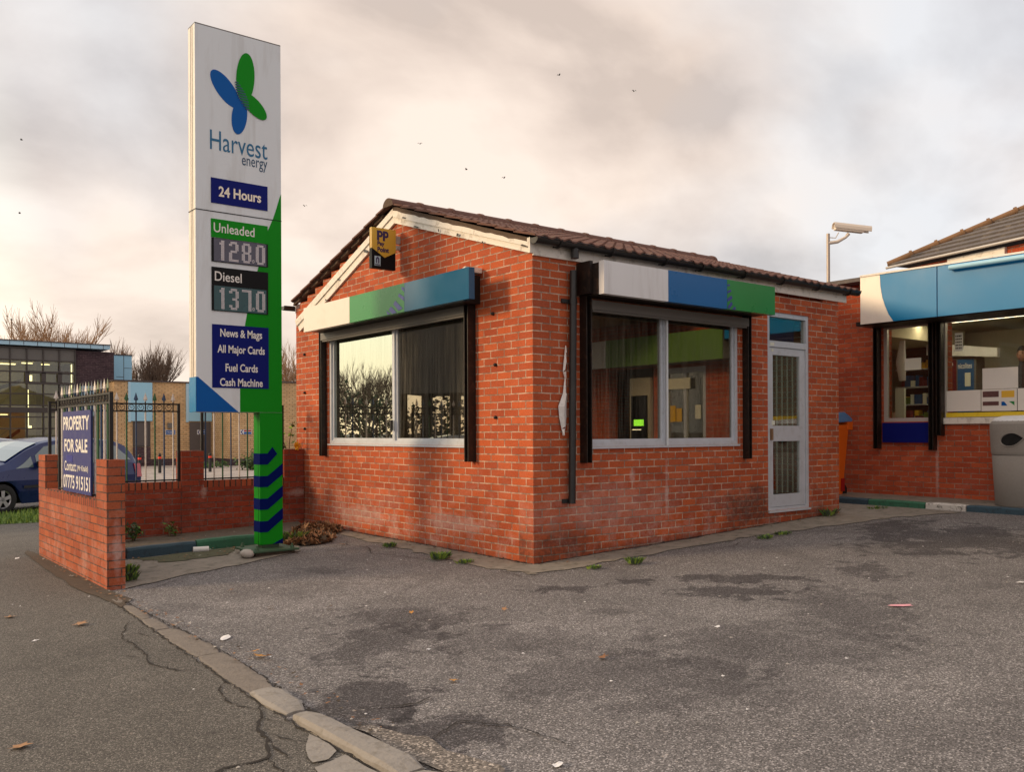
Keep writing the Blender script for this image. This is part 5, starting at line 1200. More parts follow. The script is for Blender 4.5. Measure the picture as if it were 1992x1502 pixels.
# ------------------------------------------------------------------ cars
def make_car(label, paint, base, ang, group=None):
    """people carrier: s runs from the front axle to the tail, q across from the near side"""
    t = thing('parked_car', label, 'car', base, group)
    ca, sa = math.cos(ang), math.sin(ang)
    def C(s, q, z): return Vector((base[0]+ca*s-sa*q, base[1]+sa*s+ca*q, base[2]+z))
    ST = [(-.88, .42, .46, .10), (-.84, .58, .66, .06), (-.65, .72, .82, .05), (-.2, .82, .95, .07), (.12, .90, 1.02, .10), (.3, .91, 1.12, .12), (.6, .92, 1.29, .14), (.95, .93, 1.43, .17), (1.4, .94, 1.50, .18), (2.2, .95, 1.51, .18), (2.8, .96, 1.45, .18), (3.1, .96, 1.36, .17), (3.3, .95, 1.18, .14), (3.42, .90, .98, .10), (3.47, .62, .66, .06)]
    Wd = 1.72
    def ev(s):
        for a, b in zip(ST, ST[1:]):
            if a[0] <= s <= b[0]: k = (s-a[0])/(b[0]-a[0]); return [a[i]+(b[i]-a[i])*k for i in range(4)]
        return ST[0] if s < ST[0][0] else ST[-1]
    S_ = []; s = -.88
    while s < 3.471: S_.append(s); s += .0725
    mb = MB(); rings = []
    for s in S_:
        _, zb_, zr_, ins = ev(s); lo = .20 if -.8 < s < 3.4 else .3
        for wc in (0, 2.62):
            if abs(s-wc) < .36: lo = max(lo, math.sqrt(max(0, .36**2-(s-wc)**2))+.31)
        bow = .05*((s-1.3)/2.2)**2
        half = [(.05+bow, lo), (.0+bow, max(lo, .45)), (-.015+bow, max(lo+.01, .68)), (.02+bow, max(zb_, lo+.02)), (ins+bow, max(zr_, lo+.03)), (ins+.1+bow, max(zr_, lo+.03)+.03), (Wd/2, max(zr_, lo)+.055)]
        ring = [C(s, q, z) for q, z in half]+[C(s, Wd-q, z) for q, z in reversed(half[:-1])]
        rings.append(ring)
    m = len(rings[0])
    for i in range(len(rings)-1):
        for j in range(m-1): mb.add([rings[i][j], rings[i+1][j], rings[i+1][j+1], rings[i][j+1]], [(0, 1, 2, 3)], 0, True)
    mb.add(rings[0], [tuple(range(m))]); mb.add(rings[-1], [tuple(reversed(range(m)))])
    body = mb.build('body', paint, t)
    MB().add([C(s, q, z) for s, q, z in ((-.8, .3, .19), (3.4, .3, .19), (3.4, Wd-.3, .19), (-.8, Wd-.3, .19), (-.8, .3, .7), (3.4, .3, .7), (3.4, Wd-.3, .7), (-.8, Wd-.3, .7))], [(0, 3, 2, 1), (4, 5, 6, 7), (0, 1, 5, 4), (1, 2, 6, 5), (2, 3, 7, 6), (3, 0, 4, 7)]).build('underbody', 'car_black', t)
    def side(s, k, side_=0, off=.008):
        _, zb_, zr_, ins = ev(s); bow = .05*((s-1.3)/2.2)**2; q = .02+bow+(ins-.02)*k-off; z = zb_+(zr_-zb_)*k
        return C(s, q if not side_ else Wd-q, z)
    def wind(name, top, bot, mat, side_):
        mb = MB(); n = 8
        for i in range(n):
            a, b = i/n, (i+1)/n
            def lp(P_, f):
                f *= len(P_)-1; k = min(int(f), len(P_)-2); f -= k; return (P_[k][0]+(P_[k+1][0]-P_[k][0])*f, P_[k][1]+(P_[k+1][1]-P_[k][1])*f)
            q = [lp(bot, a), lp(bot, b), lp(top, b), lp(top, a)]; vs = [side(*p, side_) for p in q]
            mb.add(vs if not side_ else vs[::-1], [(0, 1, 2, 3)], 0, True)
        return mb.build(name, mat, t)
    for sd_ in (0, 1):
        wind('side_window', [(.30, .10), (.66, .62)], [(.28, .05), (.68, .05)], 'car_glass', sd_)
        wind('side_window', [(.76, .60), (1.0, .85), (1.55, .86)], [(.76, .06), (1.1, .06), (1.58, .06)], 'car_glass', sd_)
        wind('side_window', [(1.68, .86), (2.4, .86)], [(1.70, .06), (2.42, .06)], 'car_glass', sd_)
        wind('side_window', [(2.52, .86), (2.85, .80), (3.08, .45)], [(2.54, .08), (2.9, .1), (3.2, .2)], 'car_glass', sd_)
        q0 = -.17 if not sd_ else Wd+.17; q1 = .02 if not sd_ else Wd-.02
        MB().add([C(s, q, z) for s, q, z in ((.72, q0, .93), (.86, q0, .93), (.88, q1, .98), (.76, q1, .96), (.70, q0, 1.06), (.84, q0, 1.08), (.88, q1, 1.10), (.74, q1, 1.05))], [(0, 3, 2, 1), (4, 5, 6, 7), (0, 1, 5, 4), (1, 2, 6, 5), (2, 3, 7, 6), (3, 0, 4, 7)]).build('mirror', 'car_black', t)
        for sa_, sb_ in ((.42, 1.60), (1.66, 2.22)):
            mb = MB(); q = -.028 if not sd_ else Wd+.028
            mb.add([C(sa_, q, .52), C(sb_, q, .52), C(sb_, q, .575), C(sa_, q, .575)], [(0, 1, 2, 3)]); mb.build('trim_strip', 'car_black', t)
        for wc in (0, 2.62):
            qa = .02 if not sd_ else Wd-.02; sg = 1 if not sd_ else -1
            Mw = Matrix(((ca, -sa, 0), (sa, ca, 0), (0, 0, 1)))
            tw = MB().lathe([(.18, .0), (.24, -.01), (.30, .01), (.31, .05), (.31, .17), (.29, .20), (0, .20)] if sg > 0 else [(.18, .0), (.24, .01), (.30, -.01), (.31, -.05), (.31, -.17), (.29, -.20), (0, -.20)], C(wc, qa, .31), 28, axis='y', M=Mw)
            wo_ = tw.build('wheel', 'tyre', t)
            rm = MB(); cpt = C(wc, qa+.02*sg, .31)
            rm.lathe([(.19, 0), (.17, .01*sg), (.165, .02*sg)], cpt, 24, axis='y', M=Mw)
            for k in range(5):
                a = 2*math.pi*k/5+.3; d1 = Vector((ca*math.cos(a), sa*math.cos(a), math.sin(a))); e = Vector((-ca*math.sin(a), -sa*math.sin(a), math.cos(a)))
                o_ = C(wc, qa+.005*sg, .31)-C(wc, 0, .31)+C(wc, 0, .31); rm.add([o_+e*.03, o_-e*.03, o_+d1*.175-e*.04, o_+d1*.175+e*.04], [(0, 1, 2, 3)])
            rm.build('rim', 'rim_silver', wo_)
    ws = MB(); n = 6
    for i in range(n):
        s0, s1 = .16+.74*i/n, .16+.74*(i+1)/n; r = []
        for s in (s0, s1):
            _, zb_, zr_, ins = ev(s); r.append((C(s-.02, ins+.06, zr_+.035), C(s-.02, Wd/2, zr_+.067), C(s-.02, Wd-ins-.06, zr_+.035)))
        ws.add([r[0][0], r[1][0], r[1][1], r[0][1]], [(0, 1, 2, 3)], 0, True); ws.add([r[0][1], r[1][1], r[1][2], r[0][2]], [(0, 1, 2, 3)], 0, True)
    ws.build('windscreen', 'car_glass', t)
    rw = MB(); rw.add([C(3.16, .25, 1.35), C(3.40, .22, 1.02), C(3.40, Wd-.22, 1.02), C(3.16, Wd-.25, 1.35)], [(0, 1, 2, 3)]); rw.build('rear_window', 'car_glass', t)
    for q in (.0, Wd-.22):
        MB().add([C(s, y, z) for s, y, z in ((3.30, q+.0, .62), (3.49, q+.03, .62), (3.49, q+.2, .62), (3.30, q+.2, .62), (3.26, q+.03, .93), (3.45, q+.05, .93), (3.45, q+.18, .93), (3.26, q+.18, .93))], [(0, 3, 2, 1), (4, 5, 6, 7), (0, 1, 5, 4), (1, 2, 6, 5), (2, 3, 7, 6), (3, 0, 4, 7)]).build('tail_light', 'lamp_red', t)
        MB().add([C(s, y, z) for s, y, z in ((-.86, q+.03, .55), (-.5, q+.0, .60), (-.5, q+.2, .60), (-.86, q+.2, .55), (-.84, q+.04, .64), (-.48, q+.03, .76), (-.48, q+.18, .76), (-.84, q+.18, .64))], [(0, 3, 2, 1), (4, 5, 6, 7), (0, 1, 5, 4), (1, 2, 6, 5), (2, 3, 7, 6), (3, 0, 4, 7)]).build('headlight', 'lamp_clear', t)
    MB().tube([C(2.7, Wd/2, 1.56), C(3.0, Wd/2, 1.80)], .006, 5).build('aerial', 'car_black', t)
    return t
make_car('dark blue people carrier parked behind the brick wall and fence', 'car_blue', (-2.30, 13.85, -.35), math.atan2(.442, .897))
make_car('pale silver car mostly cut off by the left edge beyond the blue car', 'car_silver', (-3.3, 21.3, -.35), math.atan2(.3, .95))
# ------------------------------------------------------------------ bollards
for (x, y), lb in (((5.05, 30.5), 'black bollard with red band nearest the blue car tail'), ((6.06, 31.27), 'black bollard with red band left of the middle brick pillar'), ((8.0, 30.9), 'black bollard with red band right of the middle brick pillar')):
    b = thing('bollard', lb, 'bollard', (x, y, -.35), 'black bollards with red bands')
    MB().lathe([(.065, 0), (.06, .60)], (x, y, -.35), 14).build('post', 'car_black', b); MB().lathe([(.066, .60), (.066, .68)], (x, y, -.35), 14).build('band', 'bollard_red', b)
    MB().lathe([(.06, .68), (.065, .74), (.05, .80), (0, .82)], (x, y, -.35), 14).build('cap', 'black_metal', b)
# ------------------------------------------------------------------ background buildings
GF = FS(44.0)
gb_ = thing('glass_building', 'two storey glazed building with pale blue roof edge and lit stairwell', 'building', (1, 46, -.35))
zr = [-.35, .38, .97, 1.56, 2.14, 2.73, 3.31, 3.87, 4.42, 5.0]
xm = [5.70-.745*k for k in range(16)]
MB().prism(rect(xm[-1], 5.7, 5.02, 5.62), GF, -.2, 0).build('spandrel', 'grey_panel', gb_)
fr2 = MB()
for x in xm: fr2.box((x-.03, 43.93, -.35), (x+.03, 44.02, 5.64))
for z in zr[1:]+[5.62]: fr2.box((xm[-1], 43.90, z-.03), (5.7, 44.0, z+.03))
fr2.box((3.4, 43.88, 4.35), (5.72, 43.95, 4.47)); fr2.box((3.4, 43.88, 3.80), (5.72, 43.95, 3.92)); fr2.box((xm[-1], 43.9, 2.35), (5.7, 44, 2.62))
for x in (3.465, 4.21, 4.955): fr2.box((x-.1, 43.88, 3.9), (x+.1, 43.95, 4.4))
fr2.build('curtain_wall_frame', 'grey_frame', gb_)
MB().prism(rect(xm[-1], 5.7, -.35, 5.0), GF, -.06, -.05).build('glazing', 'glass_far', gb_)
inn = MB(); inn.box((xm[-1], 48, -.35), (5.9, 48.1, 5.6)); inn.box((xm[-1], 44.1, 5.0), (5.9, 48, 5.1)); inn.box((5.72, 44.1, -.35), (5.9, 48, 5)); inn.box((xm[-1], 44.4, 2.35), (3.2, 48, 2.5)); inn.build('interior_wall', 'int_olive', gb_)
stp = MB()
stp.prism([(-1, 2.4), (3.4, 4.1), (3.4, 3.9), (-1, 2.2)], FS(45.2), -.1, 0); stp.prism([(-2, 2.0), (3.6, -.1), (3.6, -.3), (-2, 1.8)], FS(45.0), -.1, 0); stp.prism([(1.6, .2), (3.4, 1.6), (3.4, 1.4), (1.6, 0)], FS(45.4), -.1, 0)
stp.build('staircase', 'int_dark', gb_)
MB().box((4.0, 44.6, -.35), (4.22, 44.8, 5.0)).build('column', 'int_pale', gb_)
for (a, b) in (((3.62, 45.2, 4.02), (3.72, 45.25, 4.32)), ((3.78, 45.2, 4.02), (3.92, 45.25, 4.32)), ((3.5, 45.5, 4.93), (4.0, 45.6, 4.97)), ((4.4, 46, 4.93), (4.9, 46.1, 4.97)), ((5.60, 44.4, 2.8), (5.64, 44.46, 4.9)), ((3.85, 46, 1.7), (3.9, 46.1, 3.6)), ((3.8, 45.8, 1.55), (4.0, 45.9, 1.72)), ((1.0, 46, 4.93), (2.0, 46.1, 4.97)), ((0.0, 46, 2.28), (2.0, 46.1, 2.32)), ((-3, 46.4, 4.93), (-.5, 46.6, 4.97)), ((-3, 46.4, 2.28), (3, 46.6, 2.32)), ((2.2, 46.6, 4.93), (3.4, 46.8, 4.97))):
    MB().box(a, b).build('lamp', 'lamp_glow', gb_)
dw = MB(); dw.box((5.7, 44.03, -.35), (7.61, 52, 5.60)); dw.build('brick_wing', 'brick_dark', gb_)
rb = MB(); rb.box((xm[-1]-1, 43.7, 5.72), (7.33, 52, 5.92)); rb.build('roof_edge', 'pale_blue_trim', gb_)
MB().box((xm[-1]-1, 43.66, 5.92), (7.36, 52, 5.97)).build('roof', 'trim_dark', gb_)
for k in range(18): pass
jn = MB()
for k in range(22): x = 7.0-k*.62; jn.box((x-.012, 43.692, 5.725), (x+.012, 43.70, 5.918))
jn.build('roof_edge_joint', 'trim_dark', gb_)
tw_ = MB().box((7.66, 46.0, -.35), (9.06, 50, 5.62)); two = tw_.build('blue_tower', 'pale_blue', gb_)
tj = MB(); tj.box((8.62, 45.99, 3.9), (8.645, 46.0, 5.62)); tj.box((8.63, 45.99, 4.92), (9.06, 46.0, 4.94)); tj.box((8.24, 45.99, 4.42), (8.63, 46, 4.44)); tj.box((7.64, 45.97, 5.62), (9.1, 50, 5.68)); tj.build('tower_joint', 'trim_dark', two)
rod = thing('lightning_rod', 'thin rod standing on the glass building roof at the left', 'rod', (3.73, 49.76, 5.97))
MB().tube([(3.73, 49.76, 5.95), (3.73, 49.76, 7.6)], .03, 6).build('rod', 'bark_red', rod); MB().lathe([(.0, 0), (.07, .05), (0, .12)], (3.73, 49.76, 7.58), 8).build('finial', 'trim_dark', rod)
yb = thing('yellow_brick_building', 'low yellow brick building with pale blue panels and grey doors', 'building', (11, 40, -.35))
ywm = MB().box((6.58, 40.0, .0), (11.37, 49, 3.86)); ywm.box((11.37, 37.11, .0), (34, 49, 3.865)); ywm.build('wall', 'brick_yellow', yb)
ypl = MB().box((6.56, 39.98, -.5), (11.39, 49, .0)); ypl.box((11.35, 37.09, -.5), (34, 49, .0)); ypl.build('plinth', 'brick_dark', yb)
yc = MB().box((6.5, 39.92, 3.86), (11.4, 49, 3.93)); yc.box((11.3, 37.03, 3.865), (34, 49, 3.935)); yc.build('coping', 'trim_dark', yb)
for x0, x1 in ((7.33, 8.36), (10.16, 11.36)):
    p_ = MB().box((x0, 39.94, 1.91), (x1, 40, 3.83)).build('blue_panel', 'pale_blue', yb)
    j = MB().box((x0, 39.935, 3.05), (x1, 39.94, 3.07)); j.box((x0-.12, 39.93, 1.86), (x0, 40, 3.84)); j.build('panel_joint', 'pale_blue_trim', p_)
wd2 = MB().prism(rect(7.43, 8.26, .62, 1.90), FS(39.96), -.06, .0, holes=[rect(7.50, 8.19, .70, 1.84)]).build('window', 'grey_frame', yb); MB().prism(rect(7.5, 8.19, .7, 1.84), FS(39.96), -.04, -.03).build('pane', 'dark_door', wd2)
MB().box((7.43, 39.93, -.2), (8.26, 40, .6)).build('brick_infill', 'brick_dark', yb)
MB().box((10.22, 39.93, -.3), (11.30, 40, 1.86)).build('door', 'dark_door', yb)
MB().box((9.10, 39.85, 1.55), (9.35, 40, 1.82)).build('wall_lamp', 'grey_panel', yb)
for (x, y, w_, lb, body) in ((9.0, 39.99, .50, 'small blue and white sign on the yellow wall left of the grey door', None), (10.58, 39.92, .40, 'small blue arrow sign on the grey door of the yellow building', 'arrow'), (11.76, 37.10, .58, 'small red and blue arrow sign on the yellow wall right of the grey door', 'both')):
    fr_s = FS(y); sg = MB().prism(rect(x, x+w_, 1.22, 1.46), fr_s, 0, .02).build('wall_sign', 'sign_grey', base=(x+w_/2, y, 1.22)); tag(sg, lb, 'sign')
    if body is None:
        MB().prism(rect(x+.02, x+w_-.02, 1.25, 1.44), fr_s, .02, .025).build('blue_field', 'sign_blue', sg); text('MAIN', fr_s, x+.06, x+w_-.06, 1.30, 1.40, .025, 'letter_white', sg)
    else:
        MB().prism([(x+.02, 1.34), (x+.10, 1.45), (x+.15, 1.45), (x+.07, 1.34), (x+.15, 1.23), (x+.10, 1.23)], fr_s, .02, .025).build('arrow', 'sign_navy', sg)
        MB().prism(rect(x+.18, x+w_-.02, 1.24, 1.33), fr_s, .02, .025).build('blue_field', 'sign_blue', sg)
        MB().prism(rect(x+.18, x+w_-.02, 1.36, 1.44), fr_s, .02, .025).build('text_field', 'sign_blue' if body == 'arrow' else 'red_plastic', sg)
pb_ = MB().box((5.95, 43.5, 2.2), (6.55, 44.0, 3.75)); tag(pb_.build('blue_bay', 'pale_blue_trim', base=(6.2, 43.8, -.35)), 'pale blue glazed bay between the glass building and the yellow building', 'building')
# ------------------------------------------------------------------ trees without leaves
def bare_tree(label, base, h, spread, mat, seed, twig=2, name='bare_tree', group='leafless trees'):
    rr = random.Random(seed); t = thing(name, label, 'tree', base, group); base = Vector(base)
    tr_ = MB(); cr_ = MB()
    th = h*.16; tr_.tube([base-Vector((0, 0, .3)), base+Vector((rr.uniform(-.1, .1), 0, th*.5)), base+Vector((rr.uniform(-.2, .2), rr.uniform(-.2, .2), th))], [h*.032, h*.026, h*.022], 8)
    def grow(p, d, ln, r, depth):
        n = 3; pts = [p]; q = p.copy(); dd = d.copy()
        for i in range(n):
            dd = (dd+Vector((rr.uniform(-.16, .16), rr.uniform(-.16, .16), .07))).normalized(); q = q+dd*ln/n; pts.append(q.copy())
        cr_.tube(pts, [r, r*.82, r*.68, r*.5], 3 if depth < 3 else 5, cap=False, smooth=False)
        if depth == 0: return
        k = rr.choice((3, 4)) if depth > 1 else rr.choice((4, 5))
        for i in range(k):
            f = rr.uniform(.35, 1.0); ii = min(int(f*n), n-1); pp_ = pts[ii].lerp(pts[ii+1], f*n-ii)
            ax = Vector((rr.uniform(-1, 1), rr.uniform(-1, 1), rr.uniform(-.3, .5))); nd = (dd+ax*spread).normalized(); nd.z = max(nd.z, .08)
            grow(pp_, nd.normalized(), ln*rr.uniform(.55, .78), max(r*.55, h*.0012), depth-1)
        grow(pts[-1], dd, ln*.7, max(r*.55, h*.0012), depth-1)
    top = base+Vector((0, 0, th))
    for i in range(6):
        a = 2*math.pi*i/6+rr.uniform(-.3, .3); d = Vector((math.cos(a)*spread, math.sin(a)*spread, rr.uniform(.8, 1.3))).normalized(); grow(top-Vector((0, 0, rr.uniform(0, th*.3))), d, h*.30, h*.014, 4)
    tr_.build('trunk', mat, t); cr_.build('crown', mat, t)
    return t
bare_tree('wide reddish leafless tree rising behind the glass building roof', (7.4, 59.5, -.35), 11.0, .62, 'bark_red', 2)
bare_tree('lower leafless tree at the right end of the glass building roof', (9.7, 58.0, -.35), 8.6, .55, 'bark_red', 9)
bare_tree('dark leafless tree rising behind the blue tower and the yellow building', (13.0, 57.5, -.35), 8.6, .42, 'bark_dark', 5)
bare_tree('leafless tree seen in the gap between price sign and shop', (20.2, 50.5, -.35), 8.3, .5, 'bark_red', 14)
for i, (x, y, h) in enumerate(((-24, 46.5, 7.0), (-28, 36, 7.0), (-33, 27, 7.0), (-20.0, 50.5, 5.6))):
    bare_tree(['leafless tree across the road, reflected in the left front pane', 'leafless tree across the road, second from the shop', 'leafless tree across the road, third from the shop', 'leafless tree across the road nearest the yard'][i], (x, y, -.35), h, .62, 'bark_dark', 30+i, group='trees across the road')
hg = MB(); rr = random.Random(8)
for i in range(15000):
    f = rr.random(); x = -10-26*f+rr.uniform(-1.2, 1.2); y = 56-36*f+rr.uniform(-1.2, 1.2); z = -.35+rr.random()**1.15*(4.0+.9*math.sin(f*23)+.6*math.sin(f*61)); hg.leaf((x, y, z), rr.uniform(.18, .42), rr, rr.randrange(2))
hgo = hg.build('hedge', ['leaf_dark', 'bark_dark'], base=(-23, 38, -.35)); tag(hgo, 'dark hedge across the road, reflected in the front window', 'hedge')
cv = thing('covered_stand', 'dark flat roofed stand on columns across the road, reflected in the front window', 'shelter', (-14, 21, -.35))
U_ = (Vector((-15.6, 19.6, 0))-Vector((-12.85, 24.1, 0))).normalized(); V_ = Vector((-U_.y, U_.x, 0)); V_ = V_ if V_.y > 0 else -V_
def obox(o, a0, a1, b0, b1, z0, z1):
    vs = [o+U_*a+V_*b+Vector((0, 0, z)) for z in (z0, z1) for a, b in ((a0, b0), (a1, b0), (a1, b1), (a0, b1))]; return MB().add(vs, [(0, 3, 2, 1), (4, 5, 6, 7), (0, 1, 5, 4), (1, 2, 6, 5), (2, 3, 7, 6), (3, 0, 4, 7)])
O_ = Vector((-12.85, 24.1, 0))
obox(O_, 0, 8, 0, 3, 2.8, 6.2).build('upper_storey', 'grey_panel', cv); obox(O_, 0, 8, .1, 2.9, -.35, 1.2).build('base_wall', 'int_dark', cv)
for a in (0, 1.1, 2.3, 3.9, 5.6, 7.7): obox(O_, a, a+.35, 0, .3, 1.2, 2.8).build('column', 'int_dark', cv)
make_car('white car parked across the road, reflected in the front window', 'car_silver', (-10.4, 19.6, -.35), math.atan2(-.4, -.9))
# ------------------------------------------------------------------ plants
def tuft(label, x, y, n, h, rad, mats, kind='weed', lean=.9, group='weeds along the shop foot', flat=False):
    rr = random.Random(int(x*97+y*31)); mb = MB(); z0 = gz(x, y)+.005
    for i in range(n):
        a = rr.uniform(0, 6.28); r_ = rad*math.sqrt(rr.random())*.5; bx_, by_ = x+r_*math.cos(a), y+r_*math.sin(a)*.6
        hh = 1.15*h*rr.uniform(.4, 1.0); ln = lean*rr.uniform(.2, 1); w_ = .011*rr.uniform(.5, 1.6); px_, py_ = -math.sin(a)*w_, math.cos(a)*w_
        tx, ty = bx_+math.cos(a)*hh*ln, by_+math.sin(a)*hh*ln
        mb.add([(bx_, by_, z0), ((bx_+tx)/2+px_, (by_+ty)/2+py_, z0+hh*.7), (tx, ty, z0+hh*(.75 if flat else 1)), ((bx_+tx)/2-px_, (by_+ty)/2-py_, z0+hh*.7)], [(0, 1, 2), (0, 2, 3)], rr.randrange(len(mats)))
    return tag(mb.build(kind, mats, base=(x, y, gz(x, y))), label, 'weed', group)
gm = ['leaf_green', 'leaf_lime', 'leaf_dark']
for lb, x, y, n, h, rad in (('small weed under the left half of the front window', -.37, 2.06, 90, .05, .16), ('bushy green weed left of the shop corner', -.44, .94, 190, .07, .2), ('flat weed beside the bushy one left of the shop corner', -.42, .56, 70, .035, .2),
                            ('round weed on the tarmac below the side window', .66, -.70, 170, .06, .15), ('low weed between shop corner and round weed', .22, -.60, 60, .03, .16), ('weed strip near the shop door threshold', 3.1, -.62, 80, .035, .25), ('weed left of the door on the concrete edge', 2.72, -.66, 70, .04, .22),
                            ('weed behind the near brick pillar, further back', -3.02, 2.55, 120, .09, .16), ('weed at the foot of the near brick pillar', -3.10, 2.15, 110, .08, .13), ('spiky weed in front of the leaf pile', -.98, 3.22, 160, .13, .22),
                            ('dark weed at the shop far corner', 4.8, -.12, 60, .10, .18), ('weed on the concrete near the kiosk kerb', 5.9, -.15, 70, .03, .35)):
    tuft(lb, x, y, n, h, rad, gm)
def leafy(label, c, rad, n, size, mats, name='shrub', cat='shrub', seed=1, stems=6, group=None):
    rr = random.Random(seed); t = thing(name, label, cat, c, group); c = Vector(c); s_ = MB(); f = MB()
    for k in range(stems):
        a = rr.uniform(0, 6.28); e = c+Vector((rad[0]*.7*math.cos(a), rad[1]*.7*math.sin(a), rad[2]*rr.uniform(.7, 1.6))); s_.tube([c, c.lerp(e, .5)+Vector((0, 0, .03)), e], [.012, .008, .004], 4)
        for i in range(n//stems):
            p = c.lerp(e, rr.uniform(.3, 1.05)); p += Vector((rr.gauss(0, rad[0]*.25), rr.gauss(0, rad[1]*.25), rr.gauss(0, rad[2]*.18))); f.leaf(p, size*rr.uniform(.6, 1.3), rr, rr.randrange(len(mats)))
    s_.build('stem', 'stem_brown', t); f.build('foliage', mats, t); return t
leafy('broad leafed bush behind the fence left of the price sign leg', (10.3, 31.5, -.35), (.9, .7, .42), 900, .15, ['leaf_dark', 'leaf_dark', 'leaf_green'], seed=4, stems=12)
leafy('low ground cover at the foot of the yellow building', (9.4, 35.2, -.35), (1.3, .5, .2), 420, .12, ['leaf_dark', 'leaf_green'], seed=6, stems=10)
leafy('bush growing against the yellow wall right of its corner', (12.3, 35.0, -.35), (.9, .5, .5), 500, .13, ['leaf_dark', 'leaf_dark', 'leaf_green'], seed=9, stems=9)
leafy('small dark weed against the back wall by the near pillar', (-2.35, 4.75, -.02), (.14, .08, .13), 90, .06, ['leaf_dark', 'leaf_green'], seed=12, stems=5)
leafy('dry brown weed against the back wall', (-1.9, 4.8, 0), (.12, .08, .1), 60, .06, ['leaf_brown', 'leaf_green'], seed=13, stems=5)
fp = thing('flowering_plant', 'thin plant with a yellow flower growing above the wall at the shop corner', 'plant', (-.12, 5.3, .6))
st_ = MB(); fo_ = MB(); rr = random.Random(3)
for pth in ([(-.12, 5.3, .7), (-.14, 5.26, 1.02), (-.20, 5.2, 1.12), (-.33, 5.15, 1.28)], [(-.10, 5.3, .7), (-.08, 5.3, 1.15), (-.04, 5.28, 1.42)], [(-.12, 5.3, .9), (-.28, 5.2, 1.15), (-.42, 5.1, 1.2)]):
    st_.tube(pth, .006, 5)
    for i in range(9):
        k = rr.uniform(.45, 1); j = min(int(k*(len(pth)-1)), len(pth)-2); p = Vector(pth[j]).lerp(Vector(pth[j+1]), k*(len(pth)-1)-j)+Vector((rr.uniform(-.05, .05), rr.uniform(-.04, .04), rr.uniform(-.03, .04))); fo_.leaf(p, .075, rr, rr.randrange(2))
st_.build('stem', 'stem_brown', fp); fo_.build('leaves', ['leaf_green', 'leaf_lime'], fp)
fl_ = MB(); fc = Vector((-.12, 4.97, 1.095))
for i in range(9): a = i*.7; fl_.leaf(fc+Vector((.03*math.cos(a), -.01, .03*math.sin(a))), .075, rr, 0, up=(math.cos(a), -.3, math.sin(a)))
fl_.build('flower', 'petal_yellow', fp)
# ------------------------------------------------------------------ fallen leaves and litter
def maple(mb, c, size, rr, mi=0, curl=.25, tilt=.3):
    n = 10; a0 = rr.uniform(0, 6.28); vs = [Vector(c)+Vector((0, 0, size*.10))]
    tx, ty = rr.uniform(-tilt, tilt), rr.uniform(-tilt, tilt)
    for i in range(n):
        r_ = size*(.5 if i % 2 == 0 else .24)*rr.uniform(.8, 1.15); a = a0+2*math.pi*i/n; x, y = r_*math.cos(a), r_*math.sin(a); vs.append(Vector(c)+Vector((x, y, size*.10+x*tx+y*ty+(curl*r_*rr.uniform(-.3, .9) if i % 2 == 0 else 0))))
    lo = min(v.z for v in vs)-c[2]; vs = [v-Vector((0, 0, lo-.003)) for v in vs]
    mb.add(vs, [(0, 1+i, 1+(i+1) % n) for i in range(n)], mi)
rr = random.Random(19)
LV = [(-3.9, .5, .13, 'leaf_dry', 'dry brown leaf on the pavement left of the broken edging stones'), (-4.25, 1.2, .10, 'leaf_dry', 'dry leaf at the far left of the pavement'), (-4.72, -2.0, .11, 'leaf_dry', 'pale dry leaf at the bottom left corner'),
      (-2.64, .02, .08, 'leaf_ochre', 'ochre leaf on the forecourt nearest the pavement edge'), (-2.32, -.34, .07, 'leaf_dry', 'pale leaf on the forecourt between two others'), (-1.42, -1.37, .06, 'leaf_dry', 'small pale leaf in the middle of the forecourt'),
      (-1.97, -.96, .05, 'leaf_ochre', 'tiny orange leaf left of the forecourt middle'), (-2.69, -2.55, .07, 'leaf_ochre', 'orange leaf above the broken concrete patch'), (-1.79, -2.80, .07, 'leaf_brown', 'dark brown upright leaf on the forecourt foreground'),
      (-3.28, -1.30, .10, 'leaf_ochre', 'orange leaf cluster lying on the long edging stone'), (-2.62, .9, .08, 'leaf_dry', 'curled dry leaf near the near brick pillar'), (-.66, 2.62, .10, 'leaf_dry', 'dry leaf beside the leaf pile')]
import itertools
gl_ = {}
def gnd_at(px, py): return None
FL = LEAFPOS = None
for x, y, s, m, lb in LV:
    mb = MB(); maple(mb, (x, y, gz(x, y)+.008), s, rr); 
    if 'cluster' in lb:
        for k in range(4): maple(mb, (x+rr.uniform(-.05, .05), y+rr.uniform(-.09, .09), gz(x, y)+.02), s*.6, rr)
    tag(mb.build('fallen_leaf', m, base=(x, y, gz(x, y))), lb, 'leaf', 'fallen leaves')
mb = MB()
for i in range(2200):
    a = rr.random(); 
    cx_, cy_, rx, ry, hh = rr.choice(((-.36, 3.88, .30, .32, .085), (-.36, 3.88, .30, .32, .085), (-.75, 3.35, .36, .26, .045), (-.85, 3.1, .28, .22, .035)))
    th = rr.uniform(0, 6.28); q = math.sqrt(rr.random()); x, y = cx_+rx*q*math.cos(th), cy_+ry*q*math.sin(th)
    if x > -.03: continue
    maple(mb, (x, y, gz(x, y)+.005+hh*(1-q*q)*rr.uniform(.2, 1)), rr.uniform(.045, .10), rr, rr.choice((0, 0, 0, 0, 1, 1, 2, 2)), .5, .9)
lp = mb.build('leaf_pile', ['leaf_brown', 'leaf_dry', 'soil'], base=(-.6, 3.5, 0)); lp['kind'] = 'stuff'; tag(lp, 'heap of brown fallen leaves between the price sign and the shop wall', 'leaf pile')
mb = MB()
